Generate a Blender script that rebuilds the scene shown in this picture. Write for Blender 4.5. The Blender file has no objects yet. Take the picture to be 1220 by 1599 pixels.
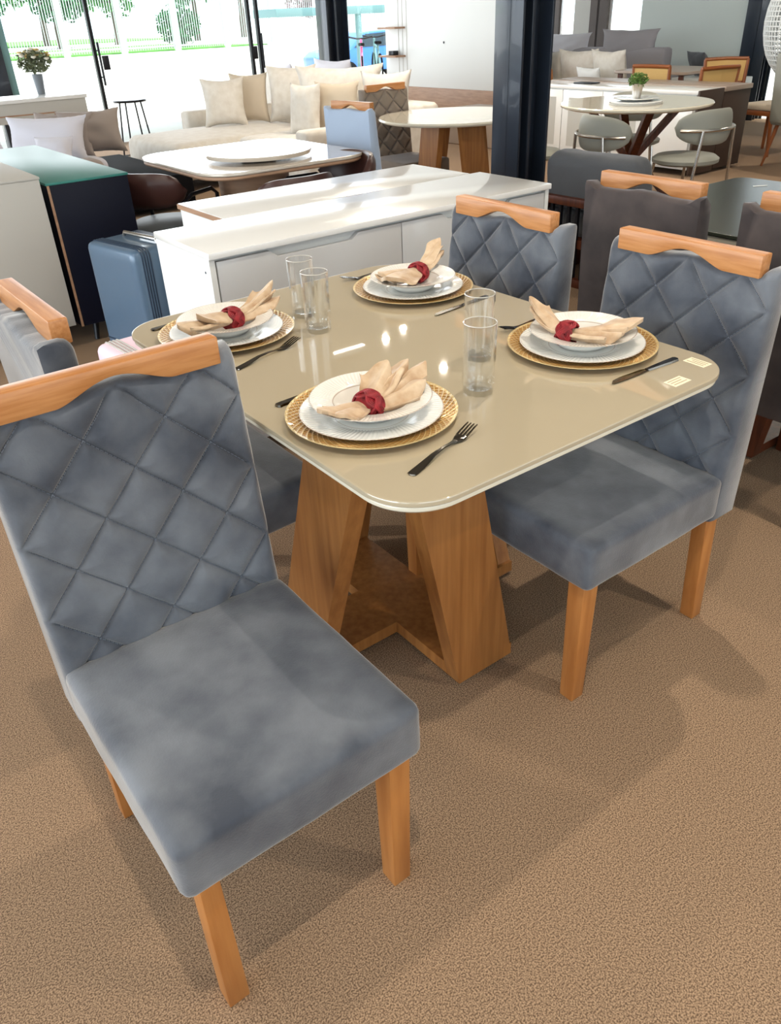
import bpy, bmesh, math, random
from mathutils import Vector, Matrix, noise
PI = math.pi
S = bpy.context.scene
COL = S.collection
def R(d): return math.radians(d)

# ------------------------------------------------------------------ camera, world, lights, exposure
TH, PITCH, ROLL, F, H = R(-54.1), R(32.3), R(-2.6), 1230.0, 1.435
def cam_axes():
    fw = Vector((0, math.cos(PITCH), -math.sin(PITCH))); rt = Vector((1, 0, 0)); up = rt.cross(fw)
    c, s = math.cos(ROLL), math.sin(ROLL)
    a = rt*c + up*s; b = up*c - rt*s
    N = Vector((-math.sin(TH), math.cos(TH), 0)); D = Vector((math.cos(TH), math.sin(TH), 0))
    W = lambda v: Vector((v.dot(N), -v.dot(D), v.z))
    return W(a), W(b), W(fw)
a, b, c = cam_axes()
cd = bpy.data.cameras.new('camera'); cam = bpy.data.objects.new('camera', cd); COL.objects.link(cam)
cam.matrix_world = Matrix(((a.x, b.x, -c.x, 0), (a.y, b.y, -c.y, 0), (a.z, b.z, -c.z, H), (0, 0, 0, 1)))
cd.sensor_fit = 'VERTICAL'; cd.sensor_height = 36.0; cd.sensor_width = 27.47; cd.lens = 36.0*F/1599.0
cd.clip_start = 0.02; cd.clip_end = 400
S.camera = cam
S.view_settings.view_transform = 'Standard'; S.view_settings.look = 'None'
S.view_settings.gamma = 1; S.view_settings.use_curve_mapping = False
S.view_settings.exposure = -0.06

w = bpy.data.worlds.new('sky'); S.world = w; w.use_nodes = True
bg = w.node_tree.nodes['Background']; bg.inputs[0].default_value = (0.80, 0.90, 1.0, 1); bg.inputs[1].default_value = 2.6
sl = bpy.data.lights.new('sun', 'SUN'); sl.energy = 6.0; sl.angle = R(3); sl.color = (1, 0.96, 0.9)
so = bpy.data.objects.new('sun', sl); COL.objects.link(so); so.rotation_euler = (R(22), R(12), 0)
so.location = (0, 20, 30)

def area(name, loc, rot, sx, sy, e, col=(1, 1, 1)):
    l = bpy.data.lights.new(name, 'AREA'); l.shape = 'RECTANGLE'; l.size = sx; l.size_y = sy; l.energy = e; l.color = col
    o = bpy.data.objects.new(name, l); COL.objects.link(o); o.location = loc; o.rotation_euler = rot
    return o
# daylight entering through the glazed west and north fronts
area('window_daylight_west', (-4.7, 4.6, 1.75), (0, R(-90), 0), 2.7, 12.0, 440, (0.86, 0.93, 1.0))
area('window_daylight_south', (2.0, -3.8, 1.9), (R(90), 0, 0), 9.0, 2.2, 40, (1.0, 0.98, 0.95))  # fill lamp added behind the viewer, no source seen there
area('window_daylight_north', (3.2, 12.2, 1.7), (R(-90), 0, 0), 14.0, 2.8, 380, (0.94, 0.97, 1.0))

# ------------------------------------------------------------------ materials
def lin(c):
    f = lambda x: (x/12.92 if x <= 0.04045 else ((x+0.055)/1.055)**2.4)
    return tuple(f(v/255.0) for v in c) + (1.0,)
MATS = {}
def mat(name, col, rough=0.5, metal=0.0, **k):
    m = bpy.data.materials.new(name); m.use_nodes = True; MATS[name] = m
    nt = m.node_tree; p = nt.nodes['Principled BSDF']
    p.inputs['Base Color'].default_value = lin(col); p.inputs['Roughness'].default_value = rough; p.inputs['Metallic'].default_value = metal
    if 'coat' in k: p.inputs['Coat Weight'].default_value = k['coat']; p.inputs['Coat Roughness'].default_value = 0.02
    if 'sheen' in k:
        p.inputs['Sheen Weight'].default_value = k['sheen']; p.inputs['Sheen Roughness'].default_value = k.get('sr', 0.4)
        p.inputs['Sheen Tint'].default_value = lin(k.get('st', (235, 235, 240)))
    if 'spec' in k: p.inputs['Specular IOR Level'].default_value = k['spec']
    if 'emit' in k: p.inputs['Emission Color'].default_value = lin(col); p.inputs['Emission Strength'].default_value = k['emit']
    if 'var' in k:   # colour variation between two colours: var=(col2, scale, detail, (stretch))
        c2, sc, det, st = k['var']
        tc = nt.nodes.new('ShaderNodeTexCoord'); mp = nt.nodes.new('ShaderNodeMapping'); mp.inputs['Scale'].default_value = st
        n = nt.nodes.new('ShaderNodeTexNoise'); n.inputs['Scale'].default_value = sc; n.inputs['Detail'].default_value = det
        r = nt.nodes.new('ShaderNodeValToRGB'); lo, hi = k.get('ramp', (0.35, 0.65))
        r.color_ramp.elements[0].position = lo; r.color_ramp.elements[1].position = hi
        r.color_ramp.elements[0].color = lin(col); r.color_ramp.elements[1].color = lin(c2)
        nt.links.new(tc.outputs['Object'], mp.inputs[0]); nt.links.new(mp.outputs[0], n.inputs['Vector'])
        nt.links.new(n.outputs['Fac'], r.inputs[0]); nt.links.new(r.outputs[0], p.inputs['Base Color'])
    if 'bump' in k:
        sc, st, dist = k['bump']
        tc = nt.nodes.new('ShaderNodeTexCoord'); n = nt.nodes.new('ShaderNodeTexNoise'); n.inputs['Scale'].default_value = sc; n.inputs['Detail'].default_value = 3
        bp = nt.nodes.new('ShaderNodeBump'); bp.inputs['Strength'].default_value = st; bp.inputs['Distance'].default_value = dist
        nt.links.new(tc.outputs['Object'], n.inputs['Vector']); nt.links.new(n.outputs['Fac'], bp.inputs['Height']); nt.links.new(bp.outputs[0], p.inputs['Normal'])
    return m
one = (1, 1, 1)
VELVET = mat('blue_grey_velvet', (52, 58, 70), 0.8, sheen=0.9, sr=0.42, st=(240, 236, 230), var=((106, 111, 119), 7, 8, (1, 1, 1)), ramp=(0.36, 0.68), bump=(260, 0.25, 0.002))
VELVETD = mat('brown_grey_velvet', (42, 36, 37), 0.8, sheen=0.3, sr=0.4, var=((70, 61, 60), 7, 4, one))
TAUPE = mat('taupe_fabric', (128, 116, 104), 0.85, sheen=0.3)
LBLUE = mat('light_blue_fabric', (164, 180, 202), 0.85, sheen=0.3)
HONEY = mat('honey_wood', (184, 122, 64), 0.42, var=((164, 102, 48), 7, 5, (7, 7, 0.6)), coat=0.15)
HONEYX = mat('honey_wood_rail', (192, 134, 82), 0.4, var=((172, 112, 60), 9, 5, (1.2, 14, 14)), coat=0.15)
OAK = mat('oak_veneer', (164, 110, 58), 0.38, var=((142, 90, 44), 8, 6, (7, 7, 0.4)), coat=0.15)
DWOOD = mat('dark_reddish_wood', (98, 48, 24), 0.4, var=((70, 32, 16), 8, 5, (6, 6, 1)))
TABLE = mat('beige_lacquered_glass', (176, 164, 140), 0.02, spec=1.0)
TABLE.node_tree.nodes['Principled BSDF'].inputs['IOR'].default_value = 1.62
TEDGE = mat('glass_edge_cream', (226, 218, 198), 0.15, coat=0.6)
CARPET = mat('speckled_brown_carpet', (172, 143, 114), 0.95, var=((98, 76, 56), 330, 8, one), ramp=(0.40, 0.60), bump=(700, 0.15, 0.003))
WHITE = mat('white_lacquer', (232, 232, 230), 0.22, coat=0.5)
WHITEM = mat('white_matt', (226, 228, 226), 0.6)
GREYLAQ = mat('grey_lacquer', (186, 184, 178), 0.5)
NAVY = mat('navy_lacquer', (9, 13, 30), 0.5, spec=0.2)
TEALREFL = mat('dark_teal_glass_top', (58, 122, 114), 0.35, spec=0.25)  # teal reflection of the outdoors put into the base colour
BLACKM = mat('black_metal', (22, 24, 30), 0.35, 0.3)
STEELB = mat('blue_black_painted_steel', (34, 42, 54), 0.35, 0.2, coat=0.3)
CHROME = mat('brushed_steel', (190, 185, 178), 0.25, 1.0)
CUTLERY = mat('polished_steel', (120, 114, 106), 0.14, 1.0)
GOLD = mat('gold_metal', (190, 150, 70), 0.3, 1.0)
PORC = mat('white_porcelain', (232, 232, 228), 0.15, coat=0.6)
NAPKIN = mat('beige_satin_cloth', (206, 182, 152), 0.5, sheen=0.3, var=((180, 148, 114), 30, 3, one))
RED = mat('red_cord', (150, 22, 34), 0.6, var=((110, 12, 22), 60, 2, one))
SUIT = mat('blue_grey_suitcase', (84, 108, 132), 0.32, 0.1, coat=0.3)
SUITD = mat('dark_suitcase_trim', (40, 58, 78), 0.35)
PINK = mat('pale_pink_shell', (238, 208, 222), 0.35)
CREAM = mat('cream_linen', (214, 208, 198), 0.9, sheen=0.2, var=((204, 196, 184), 14, 3, one))
CREAMD = mat('sand_linen', (190, 176, 156), 0.9, sheen=0.2)
LAV = mat('pale_grey_linen', (206, 204, 212), 0.9, sheen=0.2)
TAUPEP = mat('warm_grey_linen', (150, 138, 130), 0.9, sheen=0.2)
DGREY = mat('dark_grey_linen', (78, 80, 84), 0.9, sheen=0.2, bump=(120, 0.3, 0.003))
GREYS = mat('grey_linen', (146, 142, 146), 0.9, sheen=0.2)
GREYSEAT = mat('sage_grey_leather', (142, 142, 132), 0.55)
TAN = mat('tan_leather', (170, 106, 48), 0.45)
BROWNL = mat('dark_brown_leather', (66, 40, 36), 0.35)
BLACKF = mat('black_fabric', (14, 14, 17), 0.9, spec=0.1)
GREYPAD = mat('grey_seat_pad', (104, 110, 116), 0.5)
MARBLE = mat('pale_stone_top', (206, 196, 182), 0.12, coat=0.8, var=((186, 172, 156), 5, 5, one))
DARKTAUPE = mat('brown_lacquer', (66, 50, 42), 0.5)
BTOP = mat('brown_grey_top', (160, 142, 128), 0.3)
BASEW = mat('light_walnut_base', (168, 132, 104), 0.5, var=((150, 114, 88), 6, 4, (1, 1, 8)))
CANE = mat('woven_cane', (206, 168, 104), 0.7, bump=(220, 0.5, 0.003))
SOIL = mat('plant_leaves', (86, 120, 48), 0.6)
GLASSD = mat('dark_green_glass', (50, 54, 46), 0.22, spec=0.35)  # dark green reflection on the glass is painted into its colour
MIRRORP = mat('glass_panel_white', (200, 208, 204), 0.12, coat=0.8)
CHARG_LINE = (232, 206, 150)
TREEL = mat('tree_foliage', (92, 160, 84), 0.7)
TREELD = mat('tree_foliage_dark', (48, 112, 66), 0.7)
BARK = mat('tree_bark', (96, 84, 72), 0.9)
FENCE = mat('white_painted_fence', (226, 228, 226), 0.6)
BARS = mat('grey_fence_bars', (176, 184, 180), 0.6)
PAVE = mat('pale_concrete_pavement', (226, 222, 214), 0.9, var=((206, 202, 192), 0.6, 4, one))
GRASS = mat('lawn_grass', (120, 190, 84), 0.9, var=((90, 160, 70), 1.2, 5, one))
CARBLUE = mat('blue_car_paint', (60, 130, 215), 0.3, coat=0.6)
DGLASS = mat('dark_window_glass', (50, 70, 84), 0.08)
CYANS = mat('pale_teal_steel', (112, 152, 154), 0.5)
PINKM = mat('pink_bike_paint', (235, 96, 160), 0.4)
LEAFG = mat('dusty_green_leaves', (96, 104, 76), 0.7)
FLY = mat('cream_yellow_petals', (214, 186, 120), 0.7)
FLW = mat('off_white_petals', (222, 216, 200), 0.7)
STITCH = mat('pale_stitch_thread', (118, 125, 138), 0.7)
CEIL = mat('ceiling_white', (150, 145, 136), 0.9)
LAMPM = mat('lit_lamp_diffuser', (255, 246, 228), 0.5, emit=14)
SHADE = mat('green_brown_brick', (110, 104, 88), 0.9, var=((70, 80, 50), 7, 4, one))
def glassmat(name, tint, lo, hi):
    m = bpy.data.materials.new(name); m.use_nodes = True; nt = m.node_tree; nt.nodes.clear()
    o = nt.nodes.new('ShaderNodeOutputMaterial'); mx = nt.nodes.new('ShaderNodeMixShader'); t = nt.nodes.new('ShaderNodeBsdfTransparent'); g = nt.nodes.new('ShaderNodeBsdfGlossy')
    t.inputs[0].default_value = tint; g.inputs['Roughness'].default_value = 0.02; g.inputs[0].default_value = (1, 1, 1, 1)
    lw = nt.nodes.new('ShaderNodeLayerWeight'); lw.inputs[0].default_value = 0.28
    mr = nt.nodes.new('ShaderNodeMapRange'); mr.inputs['To Min'].default_value = lo; mr.inputs['To Max'].default_value = hi
    nt.links.new(lw.outputs['Facing'], mr.inputs[0]); nt.links.new(mr.outputs[0], mx.inputs[0])
    nt.links.new(t.outputs[0], mx.inputs[1]); nt.links.new(g.outputs[0], mx.inputs[2]); nt.links.new(mx.outputs[0], o.inputs[0])
    return m
PANE = glassmat('window_pane_glass', (0.97, 0.99, 0.98, 1), 0.03, 0.5)
def tumblermat():
    m = bpy.data.materials.new('clear_drinking_glass'); m.use_nodes = True; nt = m.node_tree; nt.nodes.clear()
    o = nt.nodes.new('ShaderNodeOutputMaterial'); mx = nt.nodes.new('ShaderNodeMixShader'); t = nt.nodes.new('ShaderNodeBsdfTransparent'); g = nt.nodes.new('ShaderNodeBsdfGlossy')
    t.inputs[0].default_value = (0.985, 0.99, 0.99, 1); g.inputs['Roughness'].default_value = 0.03; g.inputs[0].default_value = (1, 1, 1, 1)
    lw = nt.nodes.new('ShaderNodeLayerWeight'); lw.inputs[0].default_value = 0.5
    pw = nt.nodes.new('ShaderNodeMath'); pw.operation = 'POWER'; pw.inputs[1].default_value = 2.4
    ad = nt.nodes.new('ShaderNodeMath'); ad.operation = 'ADD'; ad.inputs[1].default_value = 0.06; ad.use_clamp = True
    nt.links.new(lw.outputs['Facing'], pw.inputs[0]); nt.links.new(pw.outputs[0], ad.inputs[0]); nt.links.new(ad.outputs[0], mx.inputs[0])
    nt.links.new(t.outputs[0], mx.inputs[1]); nt.links.new(g.outputs[0], mx.inputs[2]); nt.links.new(mx.outputs[0], o.inputs[0])
    return m
TUMBLER = tumblermat()

def polar_mat(name, base, line, kind):
    """gold woven charger / ribbed porcelain: patterns follow angle and radius of the plate itself"""
    m = mat(name, base, 0.3 if kind == 'charger' else 0.15, 0.35 if kind == 'charger' else 0.0, coat=0.4)
    nt = m.node_tree; p = nt.nodes['Principled BSDF']
    def M(op, x, y=None, z=None):
        n = nt.nodes.new('ShaderNodeMath'); n.operation = op
        for i, v in enumerate((x, y, z)):
            if v is None: continue
            if isinstance(v, (int, float)): n.inputs[i].default_value = v
            else: nt.links.new(v, n.inputs[i])
        return n.outputs[0]
    tc = nt.nodes.new('ShaderNodeTexCoord'); sp = nt.nodes.new('ShaderNodeSeparateXYZ'); nt.links.new(tc.outputs['Object'], sp.inputs[0])
    th = M('ARCTAN2', sp.outputs[1], sp.outputs[0]); r = M('SQRT', M('ADD', M('MULTIPLY', sp.outputs[0], sp.outputs[0]), M('MULTIPLY', sp.outputs[1], sp.outputs[1])))
    mix = nt.nodes.new('ShaderNodeMix'); mix.data_type = 'RGBA'; mix.inputs['A'].default_value = lin(base); mix.inputs['B'].default_value = lin(line)
    bp = nt.nodes.new('ShaderNodeBump'); bp.inputs['Strength'].default_value = 0.7; bp.inputs['Distance'].default_value = 0.003
    if kind == 'charger':
        s1 = M('ABSOLUTE', M('SINE', M('ADD', M('MULTIPLY', th, 30), M('MULTIPLY', r, 260))))
        s2 = M('ABSOLUTE', M('SINE', M('SUBTRACT', M('MULTIPLY', th, 30), M('MULTIPLY', r, 260))))
        l = M('LESS_THAN', M('MINIMUM', s1, s2), 0.24)
        rim = M('GREATER_THAN', r, 0.1615)
        fac = M('MAXIMUM', l, rim)
        hgt = M('SUBTRACT', 1.0, M('MINIMUM', s1, s2))
    else:
        rr = 0.1385 if kind == 'plate' else 0.1175
        e = M('GREATER_THAN', r, rr-0.0016); ins = M('COMPARE', r, 0.073, 0.0008)
        fac = M('MULTIPLY', M('MAXIMUM', e, ins), 0.55)
        hgt = M('MULTIPLY', M('SINE', M('ADD', M('MULTIPLY', th, 90), M('MULTIPLY', r, 120))), M('GREATER_THAN', r, 0.078))
        bp.inputs['Distance'].default_value = 0.0006
    nt.links.new(fac, mix.inputs['Factor']); nt.links.new(mix.outputs['Result'], p.inputs['Base Color'])
    nt.links.new(hgt, bp.inputs['Height']); nt.links.new(bp.outputs[0], p.inputs['Normal'])
    return m
CHARGER = polar_mat('gold_woven_charger', (178, 128, 52), CHARG_LINE, 'charger')
PLATE = polar_mat('ribbed_white_plate', (234, 234, 230), (170, 140, 110), 'plate')
BOWL = polar_mat('ribbed_white_bowl', (234, 232, 226), (150, 120, 90), 'bowl')

# ------------------------------------------------------------------ mesh helpers
class MB:
    def __init__(s): s.v = []; s.f = []
    def add(s, vs, fs, mtx=None):
        n = len(s.v)
        for p in vs:
            p = Vector(p)
            if mtx is not None: p = mtx @ p
            s.v.append(p)
        s.f += [tuple(i+n for i in f) for f in fs]
        return s
    def box(s, x0, x1, y0, y1, z0, z1, mtx=None):
        vs = [(x, y, z) for z in (z0, z1) for y in (y0, y1) for x in (x0, x1)]
        return s.add(vs, [(0, 2, 3, 1), (4, 5, 7, 6), (0, 1, 5, 4), (2, 6, 7, 3), (0, 4, 6, 2), (1, 3, 7, 5)], mtx)
    def hexa(s, bot, top):   # bot, top: four points each
        return s.add(list(bot)+list(top), [(3, 2, 1, 0), (4, 5, 6, 7), (0, 1, 5, 4), (1, 2, 6, 5), (2, 3, 7, 6), (3, 0, 4, 7)])
    def tube(s, pts, r, n=8, closed=False):
        pts = [Vector(p) for p in pts]; rs = r if isinstance(r, (list, tuple)) else [r]*len(pts)
        vs = []; m = len(pts); up = None
        for i, p in enumerate(pts):
            t = (pts[(i+1) % m]-pts[i-1]) if closed else (pts[min(i+1, m-1)]-pts[max(i-1, 0)])
            t.normalize()
            if up is None: up = t.orthogonal().normalized()
            else:
                up = up - t*up.dot(t)
                up = up.normalized() if up.length > 1e-6 else t.orthogonal().normalized()
            q = t.cross(up)
            for k in range(n):
                an = 2*PI*k/n; vs.append(p+(up*math.cos(an)+q*math.sin(an))*rs[i])
        fs = []
        for i in range(m if closed else m-1):
            j = (i+1) % m
            for k in range(n): fs.append((i*n+k, i*n+(k+1) % n, j*n+(k+1) % n, j*n+k))
        if not closed: fs += [tuple(range(n-1, -1, -1)), tuple((m-1)*n+k for k in range(n))]
        return s.add(vs, fs)
    def lathe(s, prof, n=32, cx=0, cy=0, cz=0, mod=None, sx=1, sy=1):
        vs = []
        for (r, z) in prof:
            for k in range(n):
                an = 2*PI*k/n; rr = r*(mod(an, r, z) if mod else 1)
                vs.append((cx+rr*math.cos(an)*sx, cy+rr*math.sin(an)*sy, cz+z))
        fs = []
        for i in range(len(prof)-1):
            for k in range(n): fs.append((i*n+k, i*n+(k+1) % n, (i+1)*n+(k+1) % n, (i+1)*n+k))
        if prof[0][0] > 1e-5: fs.append(tuple(range(n-1, -1, -1)))
        if prof[-1][0] > 1e-5: fs.append(tuple((len(prof)-1)*n+k for k in range(n)))
        return s.add(vs, fs)
    def prism(s, poly, z0, z1, mtx=None):
        n = len(poly); vs = [(x, y, z0) for x, y in poly]+[(x, y, z1) for x, y in poly]
        return s.add(vs, [tuple(range(n-1, -1, -1)), tuple(range(n, 2*n))]+[(i, (i+1) % n, (i+1) % n+n, i+n) for i in range(n)], mtx)
    def build(s, name, m, parent=None, smooth=False, bevel=0, loc=None, seg=2, auto=None):
        me = bpy.data.meshes.new(name); me.from_pydata([tuple(v) for v in s.v], [], s.f); me.validate()
        bm = bmesh.new(); bm.from_mesh(me); bmesh.ops.remove_doubles(bm, verts=bm.verts, dist=1e-6)
        bmesh.ops.recalc_face_normals(bm, faces=bm.faces)
        if bevel:
            es = [e for e in bm.edges if len(e.link_faces) == 2 and e.calc_face_angle(0) > 0.5]
            bmesh.ops.bevel(bm, geom=es, offset=bevel, segments=seg, profile=0.5, affect='EDGES')
        bm.to_mesh(me); bm.free()
        me.materials.append(m)
        if smooth or bevel:
            for p in me.polygons: p.use_smooth = True
            me.set_sharp_from_angle(angle=R(auto or 40))
        o = bpy.data.objects.new(name, me); COL.objects.link(o)
        if parent: o.parent = parent
        if loc: o.location = loc
        return o
def thing(name, label, cat, loc=(0, 0, 0), rz=0, group=None):
    o = bpy.data.objects.new(name, None); COL.objects.link(o); o.location = loc; o.rotation_euler = (0, 0, rz)
    o.empty_display_size = 0.1
    return tag(o, label, cat, group)
def tag(o, label, cat, group=None):
    o['label'] = label; o['category'] = cat
    if group: o['group'] = group
    return o
def struct(o):
    o['kind'] = 'structure'; return o
def dup(root, loc, rz, label, group=None):
    r = root.copy(); COL.objects.link(r); r.location = loc; r.rotation_euler = (0, 0, rz); r['label'] = label
    if group: r['group'] = group
    def kids(src, dst):
        for ch in list(src.children):
            c2 = ch.copy(); COL.objects.link(c2); c2.parent = dst; kids(ch, c2)
    kids(root, r)
    return r
def rpoly(x0, x1, y0, y1, r, n=8, bow=0.0):
    pts = []
    for cx, cy, a0 in ((x1-r, y1-r, 0), (x0+r, y1-r, 90), (x0+r, y0+r, 180), (x1-r, y0+r, 270)):
        for k in range(n+1):
            an = R(a0+90.0*k/n); pts.append((cx+r*math.cos(an), cy+r*math.sin(an)))
    return pts
def slab(poly, z0, z1, e=0.004):   # slab with eased edge, as lathe-like rings
    mb = MB(); cx = sum(p[0] for p in poly)/len(poly); cy = sum(p[1] for p in poly)/len(poly)
    def ring(off):
        out = []
        n = len(poly)
        for i in range(n):
            p0, p1, p2 = Vector(poly[i-1]), Vector(poly[i]), Vector(poly[(i+1) % n])
            t = (p2-p0).normalized(); nn = Vector((t.y, -t.x)); out.append(p1-nn*off)
        return out
    rings = [(e, z0), (0, z0+e), (0, z1-e), (e*0.3, z1-e*0.3), (e, z1), (e+0.002, z1)]
    n = len(poly); vs = []; fs = []
    for off, z in rings: vs += [(p.x, p.y, z) for p in ring(off)]
    for k in range(len(rings)-1):
        for i in range(n): fs.append((k*n+i, k*n+(i+1) % n, (k+1)*n+(i+1) % n, (k+1)*n+i))
    fs += [tuple(range(n-1, -1, -1)), tuple((len(rings)-1)*n+i for i in range(n))]
    return mb.add(vs, fs)
def softbox(w, d, h, r=0.03, n=12, puff=0.0, wr=0.0, seed=0, mtx=None, mb=None, puffall=False):
    """upholstered block: rounded edges, domed faces, slight wrinkles; centred on origin"""
    mb = mb or MB(); H3 = Vector((w/2, d/2, h/2))
    ts = []
    for i in range(n+1):
        t = -1+2*i/n; ts.append(math.copysign(1-(1-abs(t))**1.7, t))
    idx = {}; vs = []; fs = []
    def vert(i, j, k):
        key = (i, j, k)
        if key in idx: return idx[key]
        p = Vector((ts[i]*H3.x, ts[j]*H3.y, ts[k]*H3.z)); rr = min(r, H3.x, H3.y, H3.z)
        q = Vector((max(-H3.x+rr, min(H3.x-rr, p.x)), max(-H3.y+rr, min(H3.y-rr, p.y)), max(-H3.z+rr, min(H3.z-rr, p.z))))
        dd = p-q
        if dd.length > 1e-9: p = q+dd.normalized()*rr
        if puff:
            u = p.x/H3.x; v = p.y/H3.y; g = p.z/H3.z
            p.z += puff*(1-u*u)*(1-v*v)*g
            if puffall: p.x += puff*(1-g*g)*(1-v*v)*u*0.6; p.y += puff*(1-g*g)*(1-u*u)*v*0.6
        if wr: p += noise.noise_vector(p*9+Vector((seed, 0, 0)))*wr+noise.noise_vector(p*22+Vector((seed, 3, 0)))*wr*0.4
        idx[key] = len(vs); vs.append(p); return idx[key]
    for A in range(3):
        for side in (0, n):
            for i in range(n):
                for j in range(n):
                    q = []
                    for di, dj in ((0, 0), (1, 0), (1, 1), (0, 1)):
                        t = [0, 0, 0]; t[A] = side; t[(A+1) % 3] = i+di; t[(A+2) % 3] = j+dj; q.append(vert(*t))
                    fs.append(tuple(q))
    mb.add(vs, fs, mtx); return mb
def pillow(w, h, t, seed=0, flange=0.0, n=22, wr=0.006, mtx=None, mb=None):
    """scatter cushion standing in the x-z plane, thickness along y, bottom at z=0"""
    mb = mb or MB(); vs = []; fs = []; ix = {}
    for side in (1, -1):
        for i in range(n+1):
            for j in range(n+1):
                u = -1+2*i/n; v = -1+2*j/n
                th = (max(0, 1-abs(u)**2.6)*max(0, 1-abs(v)**2.6))**0.55
                pin = 1-0.13*(1-u*u)*abs(v)**3; pin2 = 1-0.13*(1-v*v)*abs(u)**3
                edge = max(abs(u), abs(v))
                x = u*w/2*pin2; z = v*h/2*pin+h/2
                y = side*th*t/2
                nv = noise.noise_vector(Vector((u*2.3+seed, v*2.3, side)))
                y += nv.y*wr*2*th; x += nv.x*wr; z += nv.z*wr
                if flange and edge > 0.86: y += math.sin((u+v*1.3)*26+seed)*flange*0.25*(edge-0.86)/0.14; x += (x)*0.02
                ix[(side, i, j)] = len(vs); vs.append((x, y+side*0.001, z))
        for i in range(n):
            for j in range(n):
                fs.append((ix[(side, i, j)], ix[(side, i+1, j)], ix[(side, i+1, j+1)], ix[(side, i, j+1)]))
    bd = [(i, 0) for i in range(n)]+[(n, j) for j in range(n)]+[(i, n) for i in range(n, 0, -1)]+[(0, j) for j in range(n, 0, -1)]
    for k in range(len(bd)):
        p, q = bd[k], bd[(k+1) % len(bd)]
        fs.append((ix[(1,)+p], ix[(1,)+q], ix[(-1,)+q], ix[(-1,)+p]))
    mb.add(vs, fs, mtx); return mb
def T(x, y, z, rx=0, ry=0, rz=0): return Matrix.Translation((x, y, z)) @ Matrix.Rotation(rz, 4, 'Z') @ Matrix.Rotation(ry, 4, 'Y') @ Matrix.Rotation(rx, 4, 'X')

# ------------------------------------------------------------------ the setting
FX0, FX1, FY0, FY1, CZ = -5.0, 11.5, -4.0, 12.4, 3.1
struct(MB().box(FX0, FX1, FY0, FY1, -0.1, 0).build('floor', CARPET))
struct(MB().box(FX0-0.3, FX1+0.3, FY0-0.2, FY1+0.9, CZ, CZ+0.2).build('ceiling', CEIL))
struct(MB().box(FX0, FX1, FY0-0.15, FY0, 0, 0.7).box(FX0, FX1, FY0-0.15, FY0, 3.05, CZ).box(FX0, -2.6, FY0-0.15, FY0, 0.7, 3.05).box(6.6, FX1, FY0-0.15, FY0, 0.7, 3.05).build('wall_south', WHITEM))
struct(MB().box(-2.6, 6.6, FY0-0.08, FY0-0.07, 0.7, 3.05).build('window_14', PANE))  # unseen window added to go with the south fill lamp
struct(MB().add([(-60, FY1-0.02, -0.03), (13.6, FY1-0.02, -0.03), (13.6, 33, -0.03), (-60, 33, -0.03), (15.0, FY1-0.02, -0.45), (90, FY1-0.02, -0.45), (90, 33, -0.45), (15.0, 33, -0.45), (-60, 140, -0.03), (90, 140, -0.03), (90, 34.5, -0.03), (-60, 34.5, -0.03)], [(0, 1, 2, 3), (1, 4, 7, 2), (4, 5, 6, 7), (3, 2, 10, 11), (2, 7, 6, 10), (11, 10, 9, 8)]).build('ground_outside', PAVE))
struct(MB().box(-60, FX0, -40, FY1-0.02, -0.25, -0.03).build('ground_west', PAVE))
struct(MB().box(FX1, 60, -40, FY1-0.02, -0.25, -0.03).build('ground_east', PAVE))
# north glass front: posts, door leaves
def gpost(name, x0, x1, y=FY1, m=STEELB, d=0.10):
    return struct(MB().box(x0, x1, y-d/2, y+d/2, 0, CZ).build(name, m, bevel=0.004))
gpost('trim_1', 3.10, 3.20, m=CYANS); gpost('trim_2', 2.90, 3.10, m=STEELB, d=0.2)
for i, (x0, x1) in enumerate(((-4.9, -2.4), (-2.4, 0.2), (0.2, 2.9), (3.2, 4.32), (4.33, 6.75), (6.76, 7.92), (8.35, 11.3))):
    if i == 4: pass
    o = MB().box(x0+0.006, x1-0.006, FY1-0.006, FY1+0.006, 0.02, CZ-0.1).build('window_%d' % (i+1), PANE); struct(o)
def leaf_trim(i, x):
    return struct(MB().box(x-0.022, x+0.022, FY1-0.03, FY1+0.03, 0.0, CZ).build('trim_%d' % i, BLACKM))
leaf_trim(3, 4.325); leaf_trim(4, 6.755); leaf_trim(5, 6.90)
for i, x in enumerate((-2.4, 0.2)): leaf_trim(6+i, x)
def pull(x, z0, z1, label):
    t = thing('door_pull', label, 'door handle', (x, FY1-0.03, 0))
    MB().tube([(0, -0.05, z0), (0, -0.05, z1)], 0.016).build('grip_bar', BLACKM, t, smooth=True)
    for z in (z0+0.1, z1-0.1): MB().tube([(0, -0.05, z), (0, 0.024, z)], 0.01).build('bracket', BLACKM, t, smooth=True)
pull(4.36, 0.74, 1.26, 'long black pull bar on the glass door above the flower console')
pull(6.90, 0.80, 1.26, 'long black pull bar on the glass door behind the cream sofa')
def lock(x, label):
    t = thing('door_lock', label, 'lock', (x, FY1-0.012, 1.01))
    MB().box(-0.045, 0.045, -0.03, 0.0, -0.085, 0.085).build('lock_case', BLACKM, t, bevel=0.006)
    MB().lathe([(0.012, -0.034), (0.012, 0.0)], 12).build('key_cylinder', CHROME, t).rotation_euler = (R(90), 0, 0)
lock(4.45, 'small black lock box beside the left glass door pull'); lock(6.79, 'small black lock box beside the right glass door pull')
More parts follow.
